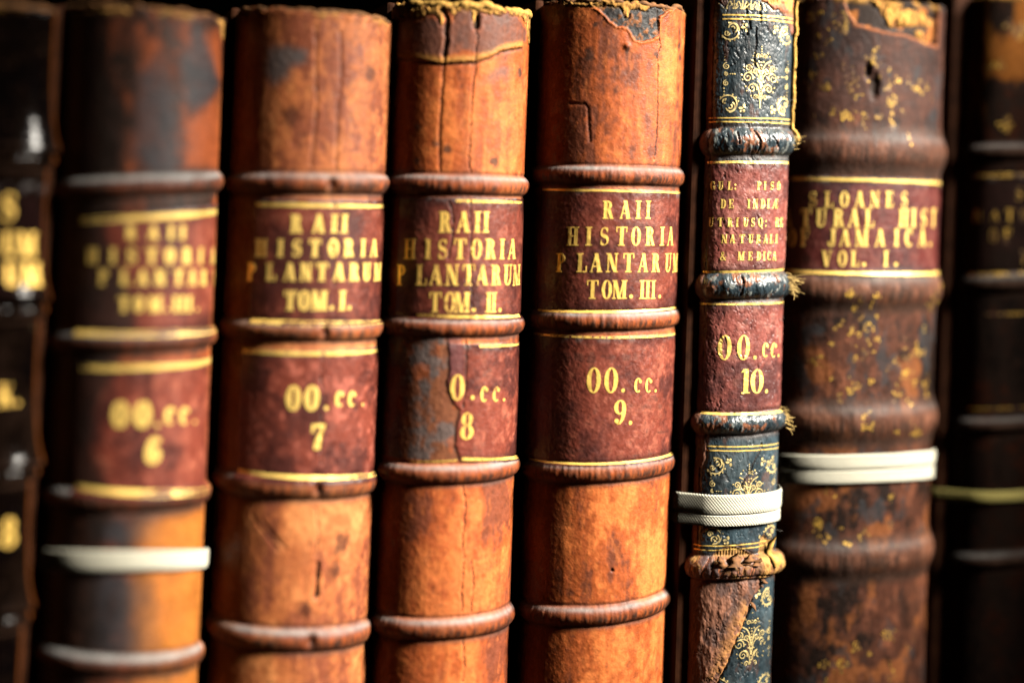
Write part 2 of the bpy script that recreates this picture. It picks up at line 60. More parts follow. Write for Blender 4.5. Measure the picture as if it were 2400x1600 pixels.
 6: {'x': 0.11578, 'y': 0.008, 'lean': -0.00334, 'W': 0.066, 'b': 0.019, 'L': 0.05173, 'bands': [(0.31452, 0.0065), (0.26149, 0.00585), (0.21138, 0.0065), (0.15963, 0.00618)], 'labels': {'title_label': (-0.04451, 0.03396, 0.2664, 0.26757, 0.30399, 0.3046)}, 'text': [('title_label', [('S', -0.02912, 0.29239, 0.29843), ('L', -0.02321, 0.29256, 0.29858), ('O', -0.01745, 0.29274, 0.29876), ('A', -0.01161, 0.29293, 0.29895), ('N', -0.00559, 0.29312, 0.29915), ('E', 0.00062, 0.29332, 0.29936), ('S', 0.00732, 0.29352, 0.2996)]), ('title_label', [('A', -0.03952, 0.28454, 0.29159), ('T', -0.03156, 0.28478, 0.29175), ('U', -0.02581, 0.28497, 0.29192), ('R', -0.01935, 0.28518, 0.29212), ('A', -0.01358, 0.28536, 0.2923), ('L', -0.00756, 0.28554, 0.29249), ('H', 0.0074, 0.28595, 0.29295), ('I', 0.01236, 0.28606, 0.29309), ('S', 0.01798, 0.28618, 0.29325), ('T', 0.02477, 0.28628, 0.29342)]), ('title_label', [('O', -0.0369, 0.27725, 0.2839), ('F', -0.03182, 0.27745, 0.28407), ('J', -0.02163, 0.27783, 0.28441), ('A', -0.01674, 0.27799, 0.28457), ('M', -0.01027, 0.27818, 0.28477), ('A', -0.00289, 0.27837, 0.28498), ('I', 0.00431, 0.27853, 0.28517), ('C', 0.01009, 0.27864, 0.28531), ('A', 0.01743, 0.27874, 0.28546), ('.', 0.02277, 0.27879, 0.28554)]), ('title_label', [('V', -0.02323, 0.27014, 0.27616), ('O', -0.01748, 0.27034, 0.27636), ('L', -0.01274, 0.27048, 0.2765), ('.', -0.00914, 0.27058, 0.2766), ('I', -0.00017, 0.27078, 0.27682), ('.', 0.00441, 0.27085, 0.27692)])], 'rules': [('title_label', -0.04103, 0.30305, 0.03406, 0.30363, 0.00154), ('title_label', -0.04051, 0.26768, 0.03396, 0.2684, 0.00154)], 'polys': {'cavity': [[(-0.01967, 0.37339), (-0.01917, 0.36956), (-0.01549, 0.36237), (-0.00704, 0.36045), (0.00162, 0.35985), (0.01141, 0.3587), (0.0166, 0.35683), (0.02441, 0.35723), (0.02476, 0.37703)]], 'frayed': [[(-0.0107, 0.37218), (0.00533, 0.37215), (0.00542, 0.36983), (0.00128, 0.3691), (0.00591, 0.36968), (0.01663, 0.36857), (0.02293, 0.36653), (0.0223, 0.3641), (-0.00113, 0.36178), (-0.00209, 0.36423), (-0.0074, 0.37082)], [(0.01291, 0.36156), (0.01696, 0.36195), (0.0166, 0.35683), (0.01364, 0.35772)]]}, 'lines': {}, 'pts': {'hole': [(-0.00713, 0.33889, 0.003), (-0.00977, 0.34454, 0.002)], 'gilt': [(-0.03195, 0.34065, 0.004), (-0.01982, 0.34187, 0.004), (0.00138, 0.34205, 0.004), (0.01391, 0.33979, 0.004), (-0.012, 0.33944, 0.004), (-0.01782, 0.32694, 0.004), (0.00332, 0.32708, 0.004), (-0.00756, 0.32732, 0.004), (-0.00993, 0.34915, 0.004), (-0.03112, 0.36382, 0.004), (-0.022, 0.36335, 0.004), (-0.01301, 0.24566, 0.0035), (-0.00438, 0.24656, 0.0035), (-0.02558, 0.23553, 0.0035), (-0.00762, 0.23536, 0.0035), (0.00934, 0.2353, 0.0035), (-0.01079, 0.22491, 0.0035), (0.00744, 0.22296, 0.0035), (0.02257, 0.22571, 0.0035), (0.01606, 0.23853, 0.0035), (0.01209, 0.22997, 0.0035), (-0.00594, 0.20971, 0.0035), (0.01528, 0.20758, 0.0035), (-0.01418, 0.25825, 0.0035), (-0.00761, 0.25841, 0.0035), (0.02356, 0.25806, 0.0035), (-0.01885, 0.18511, 0.0035), (0.00535, 0.18246, 0.0035), (0.00681, 0.17157, 0.0035), (-0.00648, 0.1696, 0.0035), (-0.01998, 0.1694, 0.0035), (-0.02568, 0.17067, 0.0035), (-0.02089, 0.17265, 0.0035), (0.00744, 0.1299, 0.0035), (0.01821, 0.12517, 0.0035), (-0.01923, 0.11999, 0.0035), (-0.0134, 0.11851, 0.0035), (0.00798, 0.11652, 0.0035), (-0.00848, 0.12507, 0.0035)]}, 'tape': [(0.19985, 0.19387), (0.19371, 0.1887)], 'ztop': 0.37307},
 7: {'x': 0.19343, 'y': 0.012, 'lean': 0.0004, 'W': 0.06, 'b': 0.014, 'L': 0.04582, 'bands': [(0.3185, 0.00342), (0.2663, 0.00359), (0.21018, 0.00342), (0.15679, 0.00342)], 'labels': {'title_label': (-0.03479, -0.00621, 0.26761, 0.27091, 0.30751, 0.30951)}, 'text': [('title_label', [('S', -0.01533, 0.29822, 0.30362), ('L', -0.00778, 0.29849, 0.3039), ('O', 4e-05, 0.29878, 0.3042)]), ('title_label', [('N', -0.03106, 0.28915, 0.29429), ('A', -0.02453, 0.28938, 0.29449), ('T', -0.01877, 0.28958, 0.29469), ('U', -0.01326, 0.28978, 0.29488), ('R', -0.00744, 0.28997, 0.29509), ('A', -0.00061, 0.2902, 0.29533), ('L', 0.00686, 0.29043, 0.29558)]), ('title_label', [('O', -0.02474, 0.28092, 0.28661), ('F', -0.01933, 0.28112, 0.28681), ('J', -0.00898, 0.28147, 0.28716), ('A', -0.00327, 0.28164, 0.28735), ('M', 0.00285, 0.2818, 0.28753)]), ('title_label', [('V', -0.0123, 0.27319, 0.27874), ('O', -0.0068, 0.27335, 0.27891), ('L', -0.00094, 0.2735, 0.27907), ('.', 0.00321, 0.27359, 0.27917)])], 'rules': [('title_label', -0.03195, 0.30747, -0.01371, 0.30868, 0.00171), ('title_label', -0.03054, 0.26812, -0.01227, 0.26972, 0.00154), ('spine', -0.02666, 0.25251, -0.01167, 0.25361, 0.00119), ('spine', -0.03198, 0.2143, -0.0101, 0.21653, 0.00102)], 'polys': {}, 'lines': {}, 'pts': {'gilt': [(-0.02072, 0.36757, 0.003), (-0.01699, 0.36667, 0.003), (-0.02267, 0.32845, 0.003), (-0.0267, 0.3522, 0.003)]}, 'tape': [(0.18436, 0.17995)], 'ztop': 0.38062},
}
# ---------------------------------------------------------------- small maths
_rng = np.random.RandomState(11)
_PERM = _rng.permutation(4096); _VAL = _rng.rand(4096)
def _hash(i, j, s):
    return _VAL[_PERM[(_PERM[(i + s*131) & 4095] + j) & 4095]]
def vnoise(x, y, s=0):
    i = np.floor(x).astype(np.int64); j = np.floor(y).astype(np.int64)
    fx = x - i; fy = y - j
    fx = fx*fx*fx*(fx*(fx*6 - 15) + 10); fy = fy*fy*fy*(fy*(fy*6 - 15) + 10)
    a = _hash(i, j, s); b = _hash(i + 1, j, s); c = _hash(i, j + 1, s); d = _hash(i + 1, j + 1, s)
    return (a*(1 - fx) + b*fx)*(1 - fy) + (c*(1 - fx) + d*fx)*fy
def fbm(x, y, s=0, octv=4, gain=0.5):
    t = 0; a = 1.0; n = 0
    for k in range(octv):
        t = t + a*vnoise(x + 17.3*k, y - 9.1*k, s + k); n += a
        a *= gain; x = x*2.03; y = y*2.03
    return t/n
def sstep(a, b, x):
    t = np.clip((x - a)/(b - a), 0, 1); return t*t*(3 - 2*t)
def mix(a, b, t):
    return a*(1 - t[..., None]) + np.asarray(b)*t[..., None]
def seg_dist(U, Z, pts, closed=False):
    """distance from every point to a polyline, and the signed inside test for a polygon"""
    P = list(pts); n = len(P)
    best = np.full(U.shape, 1e3); inside = np.zeros(U.shape, bool)
    for i in range(n if closed else n - 1):
        x0, z0 = P[i][:2]; x1, z1 = P[(i + 1) % n][:2]
        dx, dz = x1 - x0, z1 - z0
        t = np.clip(((U - x0)*dx + (Z - z0)*dz)/(dx*dx + dz*dz + 1e-15), 0, 1)
        best = np.minimum(best, np.hypot(U - x0 - t*dx, Z - z0 - t*dz))
        if closed and z0 != z1:
            inside ^= ((z0 > Z) != (z1 > Z)) & (U < dx*(Z - z0)/dz + x0)
    return np.where(inside, -best, best) if closed else best

# ---------------------------------------------------------------- objects
def empty(name, label, cat, loc=(0, 0, 0), group=None):
    o = bpy.data.objects.new(name, None); COL.objects.link(o); o.location = loc
    o.empty_display_size = 0.02
    o['label'] = label; o['category'] = cat
    if group: o['group'] = group
    return o
def mesh_obj(name, verts, faces, mat, parent=None, smooth=True, tone=None, normals=None):
    verts = np.asarray(verts, np.float32); faces = np.asarray(faces, np.int32)
    me = bpy.data.meshes.new(name)
    me.vertices.add(len(verts)); me.vertices.foreach_set('co', verts.ravel())
    k = faces.shape[1]
    me.loops.add(faces.size); me.loops.foreach_set('vertex_index', faces.ravel())
    me.polygons.add(len(faces))
    me.polygons.foreach_set('loop_start', np.arange(0, faces.size, k, dtype=np.int32))
    me.update(calc_edges=True); me.validate()
    me.polygons.foreach_set('use_smooth', np.full(len(me.polygons), bool(smooth)))
    if tone is not None:
        at = me.attributes.new('tone', 'FLOAT_COLOR', 'POINT')
        at.data.foreach_set('color', np.asarray(tone, np.float32).ravel())
    if normals is not None:
        me.normals_split_custom_set_from_vertices(np.asarray(normals, np.float32).tolist())
    me.materials.append(mat)
    o = bpy.data.objects.new(name, me); COL.objects.link(o)
    if parent: o.parent = parent
    return o
def box_mesh(x0, x1, y0, y1, z0, z1, bev=0.001):
    import bmesh
    bm = bmesh.new(); bmesh.ops.create_cube(bm, size=1)
    for v in bm.verts:
        v.co = ((x0 + x1)/2 + v.co.x*(x1 - x0), (y0 + y1)/2 + v.co.y*(y1 - y0), (z0 + z1)/2 + v.co.z*(z1 - z0))
    if bev: bmesh.ops.bevel(bm, geom=list(bm.edges), offset=bev, segments=2, affect='EDGES', profile=0.6)
    return bm
def box_obj(name, dims, mat, parent=None, bev=0.001):
    bm = box_mesh(*dims, bev=bev); me = bpy.data.meshes.new(name); bm.to_mesh(me); bm.free()
    me.materials.append(mat); o = bpy.data.objects.new(name, me); COL.objects.link(o)
    if parent: o.parent = parent
    return o
def tube(path, rad, sides=6, cap=True):
    """verts, quads of a tube along a polyline with a radius per point"""
    path = np.asarray(path, float); n = len(path); rad = np.broadcast_to(rad, (n,))
    tan = np.gradient(path, axis=0); tan /= np.linalg.norm(tan, axis=1)[:, None] + 1e-12
    ref = np.array([0.31, 0.2, 0.93]) if abs(tan[0][2]) < 0.8 else np.array([1.0, 0.1, 0.05])
    a = np.cross(tan, ref); a /= np.linalg.norm(a, axis=1)[:, None] + 1e-12
    b = np.cross(tan, a)
    th = np.linspace(0, 2*math.pi, sides, endpoint=False)
    V = path[:, None] + rad[:, None, None]*(np.cos(th)[None, :, None]*a[:, None] + np.sin(th)[None, :, None]*b[:, None])
    V = V.reshape(-1, 3); F = []
    for i in range(n - 1):
        for j in range(sides):
            k = (j + 1) % sides
            F.append((i*sides + j, i*sides + k, (i + 1)*sides + k, (i + 1)*sides + j))
    return V, np.array(F)
class Bag:
    """collects pieces that form ONE mesh"""
    def __init__(s): s.V = []; s.F = []; s.n = 0
    def add(s, V, F):
        s.V.append(np.asarray(V, float)); s.F.append(np.asarray(F, int) + s.n); s.n += len(V)
    def build(s, name, mat, parent=None, smooth=False):
        if not s.V: return None
        return mesh_obj(name, np.concatenate(s.V), np.concatenate(s.F), mat, parent, smooth)

# ---------------------------------------------------------------- materials
def new_mat(name):
    m = bpy.data.materials.new(name); m.use_nodes = True
    return m, m.node_tree.nodes, m.node_tree.links, m.node_tree.nodes['Principled BSDF']
def node(N, t, **kw):
    n = N.new(t)
    for k, v in kw.items(): setattr(n, k, v)
    return n
def leather_mat(name, grain=900.0, bump=0.35, spec=0.45, crack=0.0, coat=0.0, stretch=(1, 1, 1)):
    m, N, L, P = new_mat(name)
    tc = N.new('ShaderNodeTexCoord')
    mp = N.new('ShaderNodeMapping'); mp.inputs['Scale'].default_value = stretch
    L.new(tc.outputs['Object'], mp.inputs['Vector'])
    at = node(N, 'ShaderNodeAttribute', attribute_name='tone')
    n1 = N.new('ShaderNodeTexNoise'); n1.inputs['Scale'].default_value = grain*0.45; n1.inputs['Detail'].default_value = 5; n1.inputs['Roughness'].default_value = 0.65
    n2 = N.new('ShaderNodeTexVoronoi'); n2.inputs['Scale'].default_value = grain; n2.feature = 'DISTANCE_TO_EDGE'
    for n in (n1, n2): L.new(mp.outputs['Vector'], n.inputs['Vector'])
    # pigment: the tone of the spot, broken up by a fine grain
    mr = N.new('ShaderNodeMapRange'); mr.inputs['From Min'].default_value = 0.3; mr.inputs['From Max'].default_value = 0.7
    mr.inputs['To Min'].default_value = 0.72; mr.inputs['To Max'].default_value = 1.28
    L.new(n1.outputs['Fac'], mr.inputs['Value'])
    mu = node(N, 'ShaderNodeVectorMath', operation='SCALE')
    L.new(at.outputs['Color'], mu.inputs[0]); L.new(mr.outputs['Result'], mu.inputs['Scale'])
    L.new(mu.outputs['Vector'], P.inputs['Base Color'])
    ra = node(N, 'ShaderNodeMath', operation='MULTIPLY_ADD'); ra.inputs[1].default_value = 0.25
    L.new(n1.outputs['Fac'], ra.inputs[0])
    sb = node(N, 'ShaderNodeMath', operation='SUBTRACT'); sb.inputs[1].default_value = 0.125
    L.new(at.outputs['Alpha'], sb.inputs[0]); L.new(sb.outputs[0], ra.inputs[2])
    L.new(ra.outputs[0], P.inputs['Roughness'])
    P.inputs['Specular IOR Level'].default_value = spec
    P.inputs['Coat Weight'].default_value = coat; P.inputs['Coat Roughness'].default_value = 0.35
    mm = node(N, 'ShaderNodeMath', operation='MULTIPLY_ADD'); mm.inputs[1].default_value = 0.55
    L.new(n2.outputs['Distance'], mm.inputs[0]); L.new(n1.outputs['Fac'], mm.inputs[2])
    b = N.new('ShaderNodeBump'); b.inputs['Strength'].default_value = bump; b.inputs['Distance'].default_value = 0.00045
    L.new(mm.outputs[0], b.inputs['Height']); L.new(b.outputs['Normal'], P.inputs['Normal'])
    return m
def flat_mat(name, col, rough=0.6, var=0.3, scale=300, bump=0.2, metal=0.0, spec=0.4, stretch=(1, 1, 1)):
    m, N, L, P = new_mat(name)
    tc = N.new('ShaderNodeTexCoord'); mp = N.new('ShaderNodeMapping'); mp.inputs['Scale'].default_value = stretch
    L.new(tc.outputs['Object'], mp.inputs['Vector'])
    n1 = N.new('ShaderNodeTexNoise'); n1.inputs['Scale'].default_value = scale; n1.inputs['Detail'].default_value = 4
    L.new(mp.outputs['Vector'], n1.inputs['Vector'])
    r = N.new('ShaderNodeValToRGB')
    r.color_ramp.elements[0].position = 0.3; r.color_ramp.elements[1].position = 0.7
    r.color_ramp.elements[0].color = tuple(c*(1 - var) for c in col) + (1,); r.color_ramp.elements[1].color = tuple(min(1, c*(1 + var)) for c in col) + (1,)
    L.new(n1.outputs['Fac'], r.inputs['Fac']); L.new(r.outputs['Color'], P.inputs['Base Color'])
    P.inputs['Roughness'].default_value = rough; P.inputs['Metallic'].default_value = metal; P.inputs['Specular IOR Level'].default_value = spec
    b = N.new('ShaderNodeBump'); b.inputs['Strength'].default_value = bump; b.inputs['Distance'].default_value = 0.0005
    L.new(n1.outputs['Fac'], b.inputs['Height']); L.new(b.outputs['Normal'], P.inputs['Normal'])
    return m
def gold_mat(name, under, wear=0.42, col=(1.0, 0.64, 0.14)):
    m, N, L, P = new_mat(name)
    tc = N.new('ShaderNodeTexCoord')
    n1 = N.new('ShaderNodeTexNoise'); n1.inputs['Scale'].default_value = 700; n1.inputs['Detail'].default_value = 6; n1.inputs['Roughness'].default_value = 0.7
    n0 = N.new('ShaderNodeTexNoise'); n0.inputs['Scale'].default_value = 160; n0.inputs['Detail'].default_value = 3
    L.new(tc.outputs['Object'], n1.inputs['Vector']); L.new(tc.outputs['Object'], n0.inputs['Vector'])
    av = node(N, 'ShaderNodeMath', operation='MULTIPLY_ADD'); av.inputs[1].default_value = 0.5
    hf = node(N, 'ShaderNodeMath', operation='MULTIPLY'); hf.inputs[1].default_value = 0.5
    L.new(n0.outputs['Fac'], hf.inputs[0]); L.new(n1.outputs['Fac'], av.inputs[0]); L.new(hf.outputs[0], av.inputs[2])
    r = N.new('ShaderNodeValToRGB'); r.color_ramp.elements[0].position = wear - 0.05; r.color_ramp.elements[1].position = wear + 0.06
    r.color_ramp.elements[0].color = (0, 0, 0, 1); r.color_ramp.elements[1].color = (1, 1, 1, 1)
    L.new(av.outputs[0], r.inputs['Fac'])
    mx = node(N, 'ShaderNodeMix', data_type='RGBA')
    L.new(r.outputs['Color'], mx.inputs['Factor'])
    mx.inputs['A'].default_value = under + (1,); mx.inputs['B'].default_value = col + (1,)
    L.new(mx.outputs['Result'], P.inputs['Base Color'])
    mt = node(N, 'ShaderNodeMath', operation='MULTIPLY'); mt.inputs[1].default_value = 0.40
    L.new(r.outputs['Color'], mt.inputs[0]); L.new(mt.outputs[0], P.inputs['Metallic'])
    P.inputs['Roughness'].default_value = 0.46
    b = N.new('ShaderNodeBump'); b.inputs['Strength'].default_value = 0.5; b.inputs['Distance'].default_value = 0.00025
    L.new(n1.outputs['Fac'], b.inputs['Height']); L.new(b.outputs['Normal'], P.inputs['Normal'])
    return m
def tape_mat(name='woven_cotton', col=(0.66, 0.63, 0.50)):
    m, N, L, P = new_mat(name)
    at = node(N, 'ShaderNodeAttribute', attribute_name='weave')      # metres along and across the tape
    se = N.new('ShaderNodeSeparateXYZ'); L.new(at.outputs['Vector'], se.inputs[0])
    def wave(sock, k, ph=0.0):
        a = node(N, 'ShaderNodeMath', operation='MULTIPLY_ADD'); a.inputs[1].default_value = k; a.inputs[2].default_value = ph; L.new(sock, a.inputs[0])
        s = node(N, 'ShaderNodeMath', operation='SINE'); L.new(a.outputs[0], s.inputs[0]); return s.outputs[0]
    wa = wave(se.outputs['X'], 2*math.pi/0.0011); wb = wave(se.outputs['Y'], 2*math.pi/0.0013)
    pr = node(N, 'ShaderNodeMath', operation='MULTIPLY'); L.new(wa, pr.inputs[0]); L.new(wb, pr.inputs[1])
    tc = N.new('ShaderNodeTexCoord'); n1 = N.new('ShaderNodeTexNoise'); n1.inputs['Scale'].default_value = 1500; n1.inputs['Detail'].default_value = 3
    L.new(tc.outputs['Object'], n1.inputs['Vector'])
    ad = node(N, 'ShaderNodeMath', operation='ADD'); L.new(pr.outputs[0], ad.inputs[0]); L.new(n1.outputs['Fac'], ad.inputs[1])
    r = N.new('ShaderNodeMapRange'); r.inputs['From Min'].default_value = -0.5; r.inputs['From Max'].default_value = 1.4; r.inputs['To Min'].default_value = 0.66; r.inputs['To Max'].default_value = 1.05
    L.new(ad.outputs[0], r.inputs['Value'])
    mu = node(N, 'ShaderNodeVectorMath', operation='SCALE'); mu.inputs[0].default_value = col; L.new(r.outputs['Result'], mu.inputs['Scale'])
    L.new(mu.outputs['Vector'], P.inputs['Base Color']); P.inputs['Roughness'].default_value = 0.9; P.inputs['Specular IOR Level'].default_value = 0.15
    b = N.new('ShaderNodeBump'); b.inputs['Strength'].default_value = 0.45; b.inputs['Distance'].default_value = 0.0003
    L.new(ad.outputs[0], b.inputs['Height']); L.new(b.outputs['Normal'], P.inputs['Normal'])
    return m
MAT = dict(
    calf=leather_mat('brown_calf_leather', 1100, 0.42, 0.30),
    morocco=leather_mat('crackled_dark_leather', 800, 0.75, 0.60, stretch=(1, 1, 0.55)),
    label=leather_mat('red_label_leather', 1300, 0.42, 0.36),
    matte=leather_mat('dull_dark_leather', 1000, 0.4, 0.06),
    folio=leather_mat('dry_brown_leather', 1000, 0.5, 0.16),
    board=flat_mat('dark_cover_leather', (0.045, 0.015, 0.006), 0.75, 0.5, 220, 0.3, spec=0.1),
    paper=flat_mat('old_paper', (0.42, 0.30, 0.16), 0.9, 0.35, 120, 0.3, stretch=(14, 1, 1)),
    gold=gold_mat('gold_leaf', (0.16, 0.03, 0.02)),
    gold_bright=gold_mat('bright_gold_leaf', (0.2, 0.05, 0.02), wear=0.31),
    gold_fresh=gold_mat('fresh_gold_leaf', (0.5, 0.25, 0.05), wear=0.22, col=(1.0, 0.68, 0.17)),
    gold_dark=gold_mat('worn_gold_leaf', (0.03, 0.035, 0.035), wear=0.40, col=(0.85, 0.66, 0.28)),
    gold_worn=gold_mat('rubbed_gold_leaf', (0.07, 0.028, 0.016), wear=0.50, col=(0.70, 0.42, 0.07)),
    fibre=flat_mat('frayed_leather_fibre', (0.62, 0.36, 0.09), 0.9, 0.45, 500, 0.3, spec=0.1),
    thread=flat_mat('linen_thread', (0.66, 0.44, 0.16), 0.9, 0.3, 600, 0.2, spec=0.1),
    head=flat_mat('worn_head_leather', (0.20, 0.085, 0.028), 0.8, 0.6, 350, 0.4),
    lint=flat_mat('grey_lint', (0.35, 0.33, 0.3), 0.9, 0.2, 600, 0.1, spec=0.1),
    tape=tape_mat(), tape_yellow=tape_mat('yellowed_cotton', (0.66, 0.56, 0.18)),
    wood=flat_mat('dark_oak', (0.05, 0.022, 0.010), 0.5, 0.5, 40, 0.3, stretch=(1, 8, 8)),
)

# ---------------------------------------------------------------- lettering: fat-face roman capitals built from strokes
def _rect(x0, x1, y0, y1):
    n = max(1, int((x1 - x0)/0.16)); xs = np.linspace(x0, x1, n + 1)
    return [((xs[i], y0), (xs[i + 1], y0), (xs[i + 1], y1), (xs[i], y1)) for i in range(n)]
def _diag(x0, y0, x1, y1, w):
    k = 4; q = []
    for i in range(k):
        a, b = i/k, (i + 1)/k
        xa, xb = x0 + (x1 - x0)*a, x0 + (x1 - x0)*b; ya, yb = y0 + (y1 - y0)*a, y0 + (y1 - y0)*b
        q.append(((xa - w/2, ya), (xa + w/2, ya), (xb + w/2, yb), (xb - w/2, yb)))
    return q
def _ring(cx, cy, rx, ry, wx, wy, a0=0, a1=360, n=22):
    q = []; n = max(4, int(n*abs(a1 - a0)/360)); t = np.radians(np.linspace(a0, a1, n + 1))
    for i in range(n):
        p = []
        for (tt, ins) in ((t[i], 0), (t[i + 1], 0), (t[i + 1], 1), (t[i], 1)):
            p.append((cx + (rx - wx*ins)*math.cos(tt), cy + (ry - wy*ins)*math.sin(tt)))
        q.append(tuple(p) if a1 > a0 else tuple(p[::-1]))
    return q
def _path(pts):
    """stroke through (x, y, width) points"""
    P = np.array(pts, float); d = np.gradient(P[:, :2], axis=0); d /= np.linalg.norm(d, axis=1)[:, None]
    nn = np.stack([-d[:, 1], d[:, 0]], 1); A = P[:, :2] + nn*P[:, 2:]/2; B = P[:, :2] - nn*P[:, 2:]/2
    return [tuple(map(tuple, (B[i], B[i + 1], A[i + 1], A[i]))) for i in range(len(P) - 1)]
def _stem(x, w=0.19, ser=0.075):
    return _rect(x, x + w, 0.0, 1.0) + _rect(x - ser, x + w + ser, 0.0, 0.06) + _rect(x - ser, x + w + ser, 0.94, 1.0)
def _thin(x, w=0.06, ser=0.08):
    return _rect(x, x + w, 0.0, 1.0) + _rect(x - ser, x + w + ser, 0.0, 0.055) + _rect(x - ser, x + w + ser, 0.945, 1.0)
def _dot(x, y, r): return _ring(x, y, r, r*1.05, r*0.98, r*1.03, n=12)
def _S(n=26):
    t = np.linspace(0, 1, n); pts = []
    for k in t:
        if k < 0.5: a = math.radians(20 + 250*(k/0.5)); pts.append((0.235 + 0.17*math.cos(a), 0.735 + 0.225*math.sin(a)))
        else: a = math.radians(90 - 250*((k - 0.5)/0.5)); pts.append((0.235 + 0.185*math.cos(a), 0.265 + 0.235*math.sin(a)))
    pts = np.array(pts); ker = np.ones(3)/3
    for ax in (0, 1): pts[1:-1, ax] = np.convolve(pts[:, ax], ker, 'valid')
    w = 0.055 + 0.15*np.exp(-((t - 0.5)/0.15)**2)
    w[:3] += 0.05; w[-3:] += 0.05
    return _path(np.c_[pts, w])
